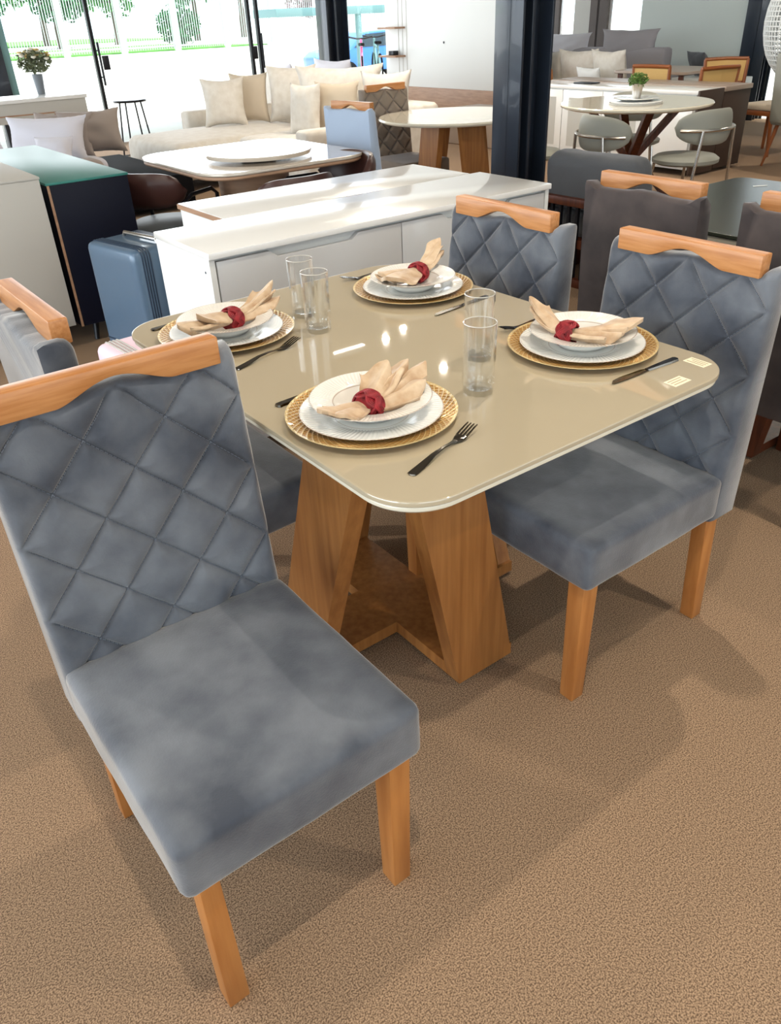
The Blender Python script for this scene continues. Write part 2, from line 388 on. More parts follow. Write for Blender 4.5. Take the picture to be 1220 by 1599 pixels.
# steel columns
def hcol(i, x0, x1, y0, y1):
    mb = MB(); f = 0.018; ym = (y0+y1)/2
    mb.box(x0, x0+f, y0, y1, 0, CZ); mb.box(x1-f, x1, y0, y1, 0, CZ); mb.box(x0+f, x1-f, ym-0.01, ym+0.01, 0, CZ)
    mb.box(x0+0.0, x0+f+0.01, y0+(y1-y0)*0.42, y0+(y1-y0)*0.46, 0, CZ)
    mb.box(x0+(x1-x0)*0.42, x0+(x1-x0)*0.52, y0+0.03, ym, 0, CZ)
    return struct(mb.build('trim_%d' % i, STEELB, bevel=0.003))
hcol(10, 7.93, 8.33, 12.05, 12.35)
hcol(11, 3.63, 3.88, 3.58, 3.80)
hcol(12, 11.2, 11.45, 6.60, 6.95)
# east side: white panel wall, brown posts and glazing
struct(MB().box(11.30, 11.42, 6.95, 8.72, 0.0, 1.21).box(11.30, 11.42, 6.95, 8.72, 1.215, CZ).box(11.305, 11.41, 6.95, 8.72, 1.2, 1.22).build('wall_east', MIRRORP))
struct(MB().box(11.33, 11.345, 8.72, 9.36, 0.0, CZ).build('window_10', PANE))
struct(MB().box(11.30, 11.42, 9.36, 9.52, 0, CZ).box(11.30, 11.42, 9.56, 9.70, 0, CZ).build('trim_13', DARKTAUPE))
struct(MB().box(11.30, 11.42, 9.70, 10.02, 0, CZ).build('trim_14', GREYLAQ))
struct(MB().box(11.33, 11.345, 10.02, 10.35, 0, CZ).build('window_11', PANE))
struct(MB().box(11.30, 11.42, 10.35, 10.45, 0, CZ).box(11.30, 11.42, 11.0, 12.3, 0, CZ).box(11.36, 11.4, 10.45, 11.0, 0, CZ).build('trim_15', DARKTAUPE))
struct(MB().box(11.35, 11.365, 3.2, 6.6, 0.0, CZ).build('window_12', PANE))
struct(MB().box(11.30, 11.42, -4.0, 3.2, 0.0, CZ).build('wall_southeast', GREYLAQ))  # unseen solid wall added to shut out light from the east
struct(MB().box(14.0, 14.2, 2.0, 7.0, 0.0, 4.0).build('wall_garden', SHADE))
# west side glazing with posts
struct(MB().box(FX0-0.01, FX0, FY0, FY1, 0.0, CZ).build('window_13', PANE))
for i, y in enumerate((-2.0, 0.9, 3.8, 6.7, 9.6)):
    struct(MB().box(FX0-0.08, FX0+0.08, y-0.05, y+0.05, 0, CZ).build('trim_%d' % (20+i), STEELB))

# ------------------------------------------------------------------ ceiling lamps (some seen mirrored in the table, the rest added unseen for fill)
def downlight(x, y, label, e=34):
    t = thing('ceiling_downlight', label, 'ceiling light', (x, y, CZ), group='round ceiling downlights')
    MB().lathe([(0.030, -0.004), (0.045, -0.012), (0.05, -0.002), (0.035, 0.0)], 24).build('ring', WHITEM, t, smooth=True)
    MB().lathe([(0.0, -0.003), (0.030, -0.003)], 20).build('diffuser', LAMPM, t)
    l = bpy.data.lights.new('downlight_glow', 'AREA'); l.shape = 'DISK'; l.size = 0.06; l.energy = e; l.color = (1, 0.9, 0.76)
    lo = bpy.data.objects.new('downlight_glow', l); COL.objects.link(lo); lo.parent = t; lo.location = (0, 0, -0.02)
for x, y, w_ in ((5.79, 3.77, 'mirrored near the table stickers'), (4.81, 6.59, 'mirrored in the table middle'), (5.16, 6.73, 'mirrored beside the far charger'), (4.74, 5.55, 'mirrored behind the nearest charger'), (0.2, 0.2, 'right behind the viewer'), (-0.6, 3.2, 'left of the navy cabinet'), (4.6, 0.4, 'far right of the glass-top table'), (2.0, 1.4, 'right above the laid table'), (2.0, -1.2, 'behind the viewer to the right'), (8.5, 4.2, 'above the pale grey chair')):
    downlight(x, y, 'round recessed ceiling downlight '+w_)
t = thing('linear_ceiling_lamp', 'long narrow lit ceiling lamp mirrored in the table top', 'ceiling light', (4.30, 6.55, CZ-0.02))
MB().box(-0.20, 0.20, -0.035, 0.035, -0.03, 0.02).build('housing', WHITEM, t); MB().box(-0.19, 0.19, -0.025, 0.025, -0.034, -0.03).build('diffuser', LAMPM, t)

# ------------------------------------------------------------------ dining table
def plank_base(t, m, cx=0, cy=0, reach=0.345, top=0.755, lean=(0.155, 0.26), wdt=0.178, th=0.045, bh=0.045):
    hw = wdt/2
    mb = MB().box(cx-hw, cx+hw, cy-reach, cy+reach, 0.01, bh).box(cx-reach, cx-hw, cy-hw, cy+hw, 0.01, bh).box(cx+hw, cx+reach, cy-hw, cy+hw, 0.01, bh)
    mb.build('base_board', m, t)
    lx, ly = lean
    for kx, ky in ((0, -1), (-1, 0), (0, 1), (1, 0)):
        mb = MB()
        if ky:
            y0, y1 = (-reach-0.001, -reach+th) if ky < 0 else (reach-th, reach+0.001); d = lx*ky
            mb.hexa([(cx-hw-0.001, cy+y0, 0.012), (cx+hw+0.001, cy+y0, 0.012), (cx+hw+0.001, cy+y1, 0.012), (cx-hw-0.001, cy+y1, 0.012)],
                    [(cx-hw+d, cy+y0, top), (cx+hw+d, cy+y0, top), (cx+hw+d, cy+y1, top), (cx-hw+d, cy+y1, top)])
        else:
            x0, x1 = (-reach-0.001, -reach+th) if kx < 0 else (reach-th, reach+0.001); d = ly*kx
            mb.hexa([(cx+x0, cy-hw-0.001, 0.012), (cx+x1, cy-hw-0.001, 0.012), (cx+x1, cy+hw+0.001, 0.012), (cx+x0, cy+hw+0.001, 0.012)],
                    [(cx+x0, cy-hw+d, top), (cx+x1, cy-hw+d, top), (cx+x1, cy+hw+d, top), (cx+x0, cy+hw+d, top)])
        mb.build('leg', m, t)
    for sx, sy in ((1, -1), (-1, -1), (1, 1), (-1, 1)):
        MB().lathe([(0.018, 0.0), (0.018, 0.012)], 12, cx+sx*(hw-0.03) if True else 0, cy+sy*(reach-0.03)).build('foot_pad', BLACKM, t)
TX, TY, TZ = 1.064, 1.407, 0.78
t = thing('dining_table', 'square-cornered beige glossy dining table laid with four place settings, on slanted wooden planks', 'dining table', (TX, TY, 0))
slab(rpoly(-0.452, 0.452, -0.596, 0.596, 0.112, 14), TZ-0.012, TZ, 0.003).build('tabletop', TABLE, t, smooth=True, auto=35)
slab(rpoly(-0.448, 0.448, -0.592, 0.592, 0.108, 14), TZ-0.024, TZ-0.012, 0.004).build('tabletop_underlay', TEDGE, t, smooth=True, auto=35)
plank_base(t, OAK, -0.01, 0.01, top=TZ-0.024)
for (x, y, rz) in ((1.352, 0.852, R(0)), (1.468, 0.885, R(88))):
    mb = MB(); Mx = T(x-TX, y-TY, TZ, 0, 0, rz)
    mb.box(-0.026, 0.026, -0.015, 0.015, 0.0002, 0.0008, Mx)
    st = mb.build('paper_sticker', mat('sticker_paper', (240, 228, 200), 0.6) if 'sticker_paper' not in MATS else MATS['sticker_paper'], t)
    mb = MB()
    for k in range(3): mb.box(-0.021, 0.021-(k % 2)*0.008, -0.009+k*0.008, -0.0065+k*0.008, 0.0009, 0.0011, Mx)
    mb.build('sticker_print', mat('sticker_ink', (170, 150, 120), 0.6) if 'sticker_ink' not in MATS else MATS['sticker_ink'], st)

# ------------------------------------------------------------------ dining chairs
PU, PS = 0.143, 0.1445
def groove(x, s):
    u = (x-0.0)/PU; v = (s-0.331)/PS
    def dl(q): return abs(q-round(q))
    k = PU*PS/math.hypot(PU, PS)
    return min(dl(u+v)*k, dl(u-v)*k)
HB = 0.222
def backrest_mb(quilt=True, n=150):
    """s runs from z=.35 to .935"""
    mb = MB(); z0, z1 = 0.352, 0.932
    nx = n if quilt else 24; nz = int(n*1.3) if quilt else 30
    vs = []; fs = []
    def yin(z): return 0.222+(z-0.46)*0.115
    def yout(z): return 0.322+(z-0.35)*0.035
    rr = 0.022
    for j in range(nz+1):
        for i in range(nx+1):
            u = -1+2*i/nx; x = u*HB; z = z0+(z1-z0)*j/nz
            s = (z-0.46)/math.cos(math.atan(0.115))
            y = yin(z)
            if quilt:
                g = groove(x, s); e = min(HB-abs(x), z1-z)
                f = min(1, max(0, e/0.018))
                y += (0.0070*math.exp(-(g/0.0032)**2)+0.0075*math.exp(-(g/0.015)**2))*f*(1 if z > 0.45 else 0)
            else: y += 0.0
            e = HB-abs(x)
            if e < rr: q = 1-e/rr; y += rr*(1-math.sqrt(max(0, 1-q*q)))
            e = z1-z
            if e < rr: q = 1-e/rr; y += rr*(1-math.sqrt(max(0, 1-q*q)))
            nn = noise.noise(Vector((x*11, z*11, 0.5)))
            y += nn*0.0028+noise.noise(Vector((x*30, z*24, 2.5)))*0.0012
            zz = z
            if z > 0.88:   # ears at the corners, a dip in the middle under the rail
                ear = min(1, max(0, (abs(x)-0.178)/0.02)); hump = max(0, 1-(x/0.085)**2); zz += (z-0.88)/0.052*(ear*0.016+hump*0.008+0.003*noise.noise(Vector((x*25, 1, 0))))
            vs.append((x, y, zz))
    W = nx+1
    for j in range(nz):
        for i in range(nx): fs.append((j*W+i, j*W+i+1, (j+1)*W+i+1, (j+1)*W+i))
    bd = [i for i in range(nx)]+[j*W+nx for j in range(nz)]+[nz*W+i for i in range(nx, 0, -1)]+[j*W for j in range(nz, 0, -1)]
    n0 = len(vs); m = len(bd)
    for k, dy in enumerate((-0.012, 0.0)):
        for q in bd:
            x, y, z = vs[q]; sx = x*(1-(0.03 if k else 0)); sz = z-(0.008 if k and z > 0.7 else 0)
            vs.append((sx, yout(z)+dy, sz))
    for k in range(m):
        kk = (k+1) % m
        fs.append((bd[k], bd[kk], n0+kk, n0+k)); fs.append((n0+k, n0+kk, n0+m+kk, n0+m+k))
    fs.append(tuple(n0+m+k for k in range(m)))
    mb.add(vs, fs); return mb
def stitch_mb():
    mb = MB()
    def yin(z): return 0.222+(z-0.46)*0.115
    L = 0.006
    lim = HB-0.02
    for sg in (1, -1):
        for k in range(-8, 9):
            # line: x/PU + sg*(s-.331)/PS = k
            s = 0.01
            x0 = (k-sg*(s-0.331)/PS)*PU; dx = -sg*PU/PS; dl = math.hypot(dx, 1)
            tt = 0
            while s+L < 0.462:
                x = (k-sg*(s-0.331)/PS)*PU
                if abs(x) < lim:
                    def P(ss):
                        xx = (k-sg*(ss-0.331)/PS)*PU; z = 0.46+ss*0.9934
                        return (xx, yin(z)+0.0122+noise.noise(Vector((xx*11, z*11, 0.5)))*0.0028, z)
                    p, q = Vector(P(s)), Vector(P(s+L*0.72))
                    if abs(q.x) < lim: mb.tube([p, q], 0.0007, 4)
                s += L
    return mb
def rail_mb():
    mb = MB(); n = 66; top = 0.978; pts = []
    for i in range(n+1):
        x = -0.187+0.374*i/n; ax = abs(x)
        if ax < 0.10: zb = 0.929+0.029*(0.5+0.5*math.cos(ax/0.10*PI))**0.75
        else: zb = 0.929
        pts.append((x, zb))
    vs = []; y0, y1 = 0.268, 0.305
    for (x, zb) in pts: vs += [(x, y0, zb), (x, y1, zb), (x, y1, top), (x, y0, top)]
    fs = []
    for i in range(n):
        for k in range(4): fs.append((i*4+k, i*4+(k+1) % 4, (i+1)*4+(k+1) % 4, (i+1)*4+k))
    fs += [(0, 1, 2, 3), (n*4+3, n*4+2, n*4+1, n*4)]
    return mb.add(vs, fs)
def chair_leg(sx, front):
    mb = MB(); x0, x1 = (0.159, 0.198) if sx > 0 else (-0.198, -0.159)
    if front: mb.hexa([(x0+sx*.0, -0.212, 0), (x1, -0.212, 0), (x1, -0.172, 0), (x0, -0.172, 0)], [(x0-sx*.002, -0.220, 0.37), (x1+sx*.004, -0.220, 0.37), (x1+sx*.004, -0.170, 0.37), (x0-sx*.002, -0.170, 0.37)])
    else: mb.hexa([(x0, 0.272, 0), (x1, 0.272, 0), (x1, 0.310, 0), (x0, 0.310, 0)], [(x0, 0.240, 0.37), (x1, 0.240, 0.37), (x1, 0.290, 0.37), (x0, 0.290, 0.37)])
    return mb
def make_chair(label, fabric, quilt, loc, rz, group, wood=HONEY, rail=HONEYX, stitch=True):
    t = thing('dining_chair', label, 'chair', loc, rz, group)
    softbox(0.446, 0.478, 0.118, 0.020, 18, 0.007, 0.0016, 3, T(0, 0.004, 0.413)).build('seat', fabric, t, smooth=True, auto=60)
    br = backrest_mb(quilt).build('backrest', fabric, t, smooth=True, auto=60)
    if quilt and stitch: stitch_mb().build('stitching', STITCH, br)
    rail_mb().build('top_rail', rail, t, bevel=0.003, auto=35)
    for sx in (-1, 1):
        for fr in (True, False): chair_leg(sx, fr).build('leg', wood, t, bevel=0.002)
    return t
G1 = 'blue-grey chairs of the laid dining table'
ch = make_chair('blue-grey velvet quilted dining chair nearest the camera, pulled out and turned sideways from the table', VELVET, True, (0.352, 0.960, 0), 0, G1)
dup(ch, (1.353, 1.058, 0), R(-90), 'blue-grey velvet quilted dining chair pushed in at the right side beside the knife', G1)
dup(ch, (1.350, 1.652, 0), R(-90), 'blue-grey velvet quilted dining chair at the far right corner in front of the white sideboard', G1)
dup(ch, (0.645, 1.712, 0), R(90), 'blue-grey velvet dining chair seen from behind at the left picture edge, honey rail on top', G1)

# ------------------------------------------------------------------ place settings
def charger(label, x, y):
    o = MB()
    prof = [(0.0, 0.003), (0.10, 0.003), (0.115, 0.004), (0.13, 0.007), (0.15, 0.0115), (0.163, 0.0145), (0.1665, 0.0155), (0.1665, 0.014), (0.150, 0.0085), (0.118, 0.001), (0.10, 0.0), (0.0, 0.0)]
    return tag(o.lathe(prof, 96).build('charger_plate', CHARGER, None, smooth=True, loc=(x, y, TZ), auto=50), label, 'charger plate', 'gold woven charger plates')
def dinner_plate(label, x, y):
    prof = [(0.0, 0.004), (0.078, 0.004), (0.086, 0.006), (0.092, 0.009), (0.120, 0.0125), (0.138, 0.0155), (0.139, 0.0145), (0.12, 0.010), (0.09, 0.004), (0.08, 0.0), (0.0, 0.0)]
    return tag(MB().lathe(prof, 96).build('dinner_plate', PLATE, None, smooth=True, loc=(x, y, TZ+0.0035), auto=50), label, 'plate', 'white ribbed dinner plates')
def soup_bowl(label, x, y, tilt=(0, 0)):
    prof = [(0.0, 0.006), (0.048, 0.006), (0.062, 0.012), (0.072, 0.026), (0.076, 0.030), (0.1, 0.0335), (0.117, 0.0375), (0.118, 0.0365), (0.1, 0.031), (0.077, 0.0265), (0.066, 0.012), (0.052, 0.0), (0.0, 0.0)]
    o = tag(MB().lathe(prof, 96).build('soup_plate', BOWL, None, smooth=True, loc=(x, y, TZ+0.0078), auto=50), label, 'soup plate', 'white rimmed soup plates')
    return o
def bunch(mb, ang, L, w0, w1, h, amp, pl, lift, seed, z0=0.0, spread=0.0):
    """gathered cloth: narrow at the ring, opening into soft deep pleats; ang = direction in the napkin's plane"""
    ns, nv = 26, 72; idx = {}; vs = []; fs = []
    for side in (0, 1):
        for i in range(ns+1):
            s = i/ns
            for j in range(nv+1):
                v = -1+2*j/nv
                w = w0+(w1-w0)*(s**0.8)
                q = v*PI*pl+seed+0.5*math.sin(s*2.2+seed)
                wave = math.sin(q)+0.28*math.sin(2*q+1.0)
                a_ = amp*(0.25+0.75*s)
                body = math.sqrt(max(0, 1-v*v))
                th = h*(0.9-0.45*s)*body+0.0012
                Lv = L*(1-0.16*v*v+0.05*math.sin(v*4+seed))+0.006*wave*s
                x = s*Lv; y = v*w*(1-0.10*wave*s)
                z = z0+lift*(s**1.5)+a_*wave*0.5*(0.5+0.5*body)+(th if side else -th*0.5)
                nz = noise.noise_vector(Vector((x*26+seed*3, y*26, 0.7)))
                z += nz.z*0.007*s; y += nz.y*0.006*s
                an = ang+spread*v*s
                idx[(side, i, j)] = len(vs); vs.append((x*math.cos(an)-y*math.sin(ang), x*math.sin(an)+y*math.cos(ang), max(z, -0.001-0.0*s)))
        for i in range(ns):
            for j in range(nv): fs.append((idx[(side, i, j)], idx[(side, i+1, j)], idx[(side, i+1, j+1)], idx[(side, i, j+1)]))
    for i in range(ns):
        for j in (0, nv): fs.append((idx[(0, i, j)], idx[(0, i+1, j)], idx[(1, i+1, j)], idx[(1, i, j)]))
    for j in range(nv):
        for i in (0, ns): fs.append((idx[(0, i, j)], idx[(0, i, j+1)], idx[(1, i, j+1)], idx[(1, i, j)]))
    mb.add(vs, fs)
def napkin(label, labelr, x, y, rz, spec, zc=0.026):
    t = thing('napkin', label, 'napkin', (x, y, TZ+0.0138), 0, 'beige cloth napkins')
    for nm, fans in (('fan', spec[0]), ('tail', spec[1])):
        mb = MB()
        for f in fans: bunch(mb, R(f[0]), *f[1:])
        mb.build(nm, NAPKIN, t, smooth=True, auto=75)
    r = thing('napkin_ring', labelr, 'napkin ring', (x, y, TZ+0.0138+zc), rz, 'red braided napkin rings')
    mb = MB(); N = 72
    for st in range(3):
        for off in (-0.0065, -0.0022, 0.0022, 0.0065):
            pts = []
            for k in range(N):
                a_ = 2*PI*k/N; ph = a_*2+st*2*PI/3
                ax = 0.0125*math.sin(ph)+off; rr = 0.0245+0.0030*math.cos(2*ph)
                pts.append((ax, rr*1.05*math.cos(a_), rr*math.sin(a_)))
            mb.tube(pts, 0.0024, 6, closed=True)
    mb.build('braid', RED, r, smooth=True)
    mb = MB(); mb.lathe([(0.0205, -0.017), (0.0235, -0.012), (0.0240, 0.0), (0.0235, 0.012), (0.0205, 0.017), (0.0190, 0.0), (0.0205, -0.017)], 40)
    for i in range(len(mb.v)): v = mb.v[i]; mb.v[i] = Vector((v.z, v.x, v.y))
    mb.build('band', RED, r, smooth=True)
    return t
def glass(label, x, y, h=0.145, r=0.0335):
    t = thing('drinking_glass', label, 'glass', (x, y, TZ), group='tall clear fluted tumblers')
    fl = lambda an, rr, z: 1+(0.030*math.cos(an*10) if z < h*0.8 and rr > 0.02 else 0)
    MB().lathe([(0.0, 0.0), (r*0.86, 0.0), (r*0.90, 0.003), (r*0.92, 0.012), (r*0.94, h*0.5), (r, h), (r-0.0018, h), (r*0.94-0.003, h*0.5), (r*0.88-0.003, 0.011), (0.0, 0.009)], 72, mod=fl).build('tumbler', TUMBLER, t, smooth=True, auto=50)
    MB().tube([(math.cos(2*PI*k/48)*(r-0.0009), math.sin(2*PI*k/48)*(r-0.0009), h) for k in range(48)], 0.0011, 6, closed=True).build('rim', PORCGLASS, t, smooth=True)
    return t
PORCGLASS = mat('pale_glass_rim', (196, 192, 184), 0.08, coat=1.0)
def flat_shape(pts, zf, th):   # ribbon-like extrusion: pts = list of (x, halfwidth), height zf(x)
    mb = MB(); vs = []; fs = []
    for (x, hw) in pts:
        z = zf(x); vs += [(x, -hw, z), (x, hw, z), (x, hw*0.8, z+th), (x, -hw*0.8, z+th)]
    n = len(pts)
    for i in range(n-1):
        for k in range(4): fs.append((i*4+k, i*4+(k+1) % 4, (i+1)*4+(k+1) % 4, (i+1)*4+k))
    fs += [(3, 2, 1, 0), (n*4-4, n*4-3, n*4-2, n*4-1)]
    return mb.add(vs, fs)
def fork(label, x, y, rz):
    """handle end at origin, tines towards +x"""
    t = thing('fork', label, 'fork', (x, y, TZ), rz, 'steel forks')
    zf = lambda x: 0.001+0.007*math.sin(max(0, min(1, (x-0.02)/0.13))*PI)**1.0+(0.012*max(0, min(1, (x-0.145)/0.05))**1.0 if x > 0.145 else 0)*(1 if x < 0.2 else 1)
    flat_shape([(0, 0.004), (0.003, 0.009), (0.03, 0.0085), (0.07, 0.005), (0.10, 0.0033), (0.125, 0.0032), (0.138, 0.006), (0.148, 0.0105), (0.156, 0.012), (0.162, 0.0122)], zf, 0.002).build('handle', CUTLERY, t, smooth=True)
    for k in range(4):
        yy = -0.0098+k*0.00653
        mb = flat_shape([(0.160, 0.0019), (0.175, 0.0017), (0.19, 0.0015), (0.20, 0.0008)], zf, 0.0018)
        for i in range(len(mb.v)): mb.v[i] = mb.v[i]+Vector((0, yy*(1-0.0*k), 0))
        mb.build('tine', CUTLERY, t, smooth=True)
    return t
def knife(label, x, y, rz):
    """handle end at origin, blade tip towards +x"""
    t = thing('knife', label, 'knife', (x, y, TZ), rz, 'steel table knives')
    flat_shape([(0, 0.005), (0.004, 0.0092), (0.03, 0.0088), (0.07, 0.0065), (0.098, 0.0052)], lambda x: 0.0008, 0.004).build('handle', CUTLERY, t, smooth=True)
    mb = MB(); poly = [(0.096, -0.005), (0.11, -0.0085), (0.17, -0.0095), (0.195, -0.006), (0.207, 0.002), (0.203, 0.006), (0.18, 0.0075), (0.12, 0.0075), (0.096, 0.005)]
    mb.prism(poly, 0.0016, 0.0030).build('blade', CUTLERY, t, smooth=True)
    return t
SET = [(0.791, 1.140, 'nearest the camera'), (1.359, 1.112, 'at the right end of the table'), (1.356, 1.718, 'at the far side before the sideboard'), (0.800, 1.758, 'at the left behind the near chair rail')]
for x, y, w_ in SET:
    charger('round gold woven charger plate of the setting '+w_, x, y)
    dinner_plate('white ribbed dinner plate under the soup plate, '+w_, x, y)
    soup_bowl('white rimmed soup plate holding a napkin, '+w_, x, y)
# each bunch: direction, length, half width at ring, half width at end, body, pleat height, pleats, lift, seed, start height
napkin('beige napkin fanned open to the right through its red ring, on the nearest plate', 'red braided napkin ring on the plate nearest the camera',
       0.765, 1.112, R(14),
       ([(34, 0.108, 0.014, 0.046, 0.010, 0.024, 1.7, 0.034, 0.4, 0.022), (-8, 0.112, 0.014, 0.042, 0.010, 0.022, 1.5, 0.016, 2.0, 0.020), (14, 0.150, 0.012, 0.042, 0.008, 0.024, 2.1, 0.030, 4.0, 0.022)],
        [(176, 0.098, 0.014, 0.034, 0.010, 0.014, 0.9, 0.010, 1.0, 0.026), (202, 0.086, 0.012, 0.028, 0.008, 0.012, 1.1, 0.009, 3.0, 0.025)]))
napkin('beige napkin spilling over the rim towards the knife, on the right-end plate', 'bright red braided napkin ring on the right-end plate',
       1.318, 1.122, R(-70),
       ([(-78, 0.120, 0.014, 0.044, 0.009, 0.022, 1.9, 0.014, 0.4, 0.026), (-40, 0.150, 0.014, 0.034, 0.011, 0.016, 0.9, 0.022, 2.0, 0.024), (-60, 0.125, 0.012, 0.036, 0.008, 0.022, 2.1, 0.016, 5.0, 0.022)],
        [(98, 0.095, 0.014, 0.028, 0.012, 0.016, 0.9, 0.050, 1.0, 0.024), (112, 0.085, 0.012, 0.022, 0.010, 0.014, 1.1, 0.036, 3.0, 0.024)]))
napkin('beige napkin with a folded ear-like end pointing up right, on the far plate', 'half hidden red napkin ring on the far plate',
       1.388, 1.735, R(15),
       ([(20, 0.120, 0.014, 0.024, 0.010, 0.016, 0.9, 0.058, 0.4, 0.024), (10, 0.100, 0.012, 0.020, 0.010, 0.014, 1.0, 0.034, 2.2, 0.022)],
        [(198, 0.145, 0.015, 0.062, 0.014, 0.020, 1.2, 0.012, 1.0, 0.028), (182, 0.120, 0.014, 0.050, 0.012, 0.022, 1.5, 0.012, 3.2, 0.026)]))
napkin('beige napkin rolled left and pleated right, on the plate behind the near chair rail', 'dark red napkin ring on the plate behind the near chair rail',
       0.812, 1.745, R(14),
       ([(18, 0.150, 0.014, 0.032, 0.010, 0.022, 1.6, 0.040, 0.4, 0.022), (4, 0.130, 0.014, 0.028, 0.009, 0.018, 1.2, 0.020, 2.2, 0.018)],
        [(184, 0.085, 0.016, 0.046, 0.018, 0.018, 0.8, 0.014, 1.0, 0.028), (190, 0.140, 0.014, 0.038, 0.014, 0.018, 1.1, 0.010, 4.2, 0.026)]))
glass('tall clear tumbler, front one of the pair in the table middle', 1.021, 1.086)
glass('tall clear tumbler just behind the front middle one', 1.146, 1.222)
glass('tall clear tumbler, nearer one of the left pair', 0.981, 1.622)
glass('tall clear tumbler, farther one of the left pair', 1.018, 1.748)
fork('steel fork lying at the front table corner, tines to the right', 0.702, 0.908, R(16.5))
knife('steel knife handle showing left of the nearest charger', 0.672, 1.300, R(6))
knife('steel knife lying right of the right-end charger', 1.450, 0.925, R(178))
fork('steel fork showing its tines left of the right-end charger', 1.490, 1.296, R(179))
knife('steel knife right of the far charger, half behind a tumbler', 1.462, 1.530, R(186))
fork('steel fork half under the left rim of the far charger', 1.455, 1.900, R(172))
fork('steel fork lying beside the plate behind the near chair rail', 0.705, 1.532, R(15.5))
knife('steel knife handle showing left of the charger behind the near chair rail', 0.667, 1.915, R(5))

# ------------------------------------------------------------------ white sideboards behind the table
def sideboard(label, x0, x1, y0, y1, zt, front, frontm, legs=0.08, drawers=2, notch=True, edge=None):
    """front: -1 faces -y, +1 faces +y"""
    t = thing('sideboard', label, 'sideboard', ((x0+x1)/2, (y0+y1)/2, 0))
    W, D = (x1-x0)/2, (y1-y0)/2
    MB().box(-W, W, -D, D, zt-0.022, zt).build('top', frontm[0], t, bevel=0.003)
    mb = MB().box(-W+0.004, -W+0.024, -D+0.012, D-0.004, legs, zt-0.022).box(W-0.024, W-0.004, -D+0.012, D-0.004, legs, zt-0.022)
    mb.box(-W+0.024, W-0.024, -D+0.035, D-0.02, legs, zt-0.022)
    mb.build('carcass', frontm[1], t)
    n = drawers; fw = (2*W-0.056)/n; fy = -D+0.012
    for k in range(n):
        a0 = -W+0.028+k*fw+0.002; a1 = a0+fw-0.004; zb, z1 = legs+0.012, zt-0.034
        nx0, nx1, nd = a0+fw*0.30, a0+fw*0.70, 0.022
        poly = [(a0, zb), (a1, zb), (a1, z1), (nx1+0.03, z1), (nx1, z1-nd), (nx0, z1-nd), (nx0-0.03, z1), (a0, z1)]
        mb = MB(); mb.prism(poly, 0, 0.02, Matrix(((1, 0, 0, 0), (0, 0, 1, fy), (0, 1, 0, 0), (0, 0, 0, 1))))
        mb.build('drawer_front', frontm[2], t, bevel=0.0015)
    for sx in (-1, 1):
        for sy in (-1, 1): MB().box(sx*(W-0.06)-0.02, sx*(W-0.06)+0.02, sy*(D-0.06)-0.02, sy*(D-0.06)+0.02, 0, legs).build('leg', frontm[1], t)
    for (yy, zz) in ((-D+0.05, zt-0.07), (-D+0.05, legs+0.2)):
        mb = MB(); mb.lathe([(0.0, 0), (0.004, 0), (0.004, 0.001)], 10)
        o = mb.build('screw_cap', frontm[3], t); o.location = (-W+0.0035, yy, zz); o.rotation_euler = (0, R(-90), 0)
    if edge: MB().box(-W-0.0006, -W+0.002, -D, D, zt-0.021, zt-0.003).build('raw_edge', edge, t)
    if front > 0: t.rotation_euler = (0, 0, PI)
    return t
FG = mat('light_grey_lacquer_front', (190, 190, 190), 0.3, coat=0.3)
sideboard('glossy white sideboard with grey drawer fronts standing right behind the laid table', 1.085, 2.690, 2.440, 2.888, 0.80, -1, (WHITE, WHITEM, FG, SUITD))
sideboard('second glossy white sideboard backed against the first, brown raw edge at its left', 1.372, 2.632, 2.892, 3.310, 0.80, 1, (WHITE, WHITEM, FG, SUITD))
t = thing('shelf_edge', 'brown edge strip along the left end of the rear white sideboard top', 'edge strip', (1.3712, 3.10, 0.79))
MB().box(-0.004, 0, -0.208, 0.208, -0.010, 0.008).build('strip', BASEW, t)

# ------------------------------------------------------------------ cabinets at the left
def cabinet(label, x0, x1, y0, y1, zt, legz, mtop, mbody, edge=None, legm=None, inset=0.08):
    t = thing('cabinet', label, 'cabinet', ((x0+x1)/2, (y0+y1)/2, 0)); W, D = (x1-x0)/2, (y1-y0)/2
    MB().box(-W, W, -D, D, zt-0.012, zt).build('top', mtop, t, bevel=0.002)
    MB().box(-W+0.004, W-0.004, -D+0.003, D, legz, zt-0.012).build('carcass', mbody, t, bevel=0.002)
    MB().box(-W+0.02, -0.003, D, D+0.018, legz+0.01, zt-0.02).build('door', mbody, t); MB().box(0.003, W-0.02, D, D+0.018, legz+0.01, zt-0.02).build('door', mbody, t)
    if edge: MB().box(-W+0.004, -W+0.016, -D-0.0005, -D+0.0035, legz, zt-0.012).build('edge_trim', edge, t)
    for sx in (-1, 1):
        for sy in (-1, 1):
            mb = MB(); mb.tube([(sx*(W-inset), sy*(D-0.05), 0), (sx*(W-inset-0.02), sy*(D-0.07), legz)], [0.012, 0.018], 10); mb.build('leg', legm or GOLD, t, smooth=True)
    return t
cabinet('light grey cabinet on gold legs at the left picture edge', 0.10, 1.083, 4.215, 5.60, 0.845, 0.12, MATS['grey_lacquer'], GREYLAQ, inset=0.38)
cabinet('navy blue glossy cabinet with a mirror-like dark teal top beside the light grey cabinet', 1.106, 1.520, 4.235, 5.82, 0.808, 0.10, TEALREFL, NAVY, edge=BASEW, legm=BLACKM)

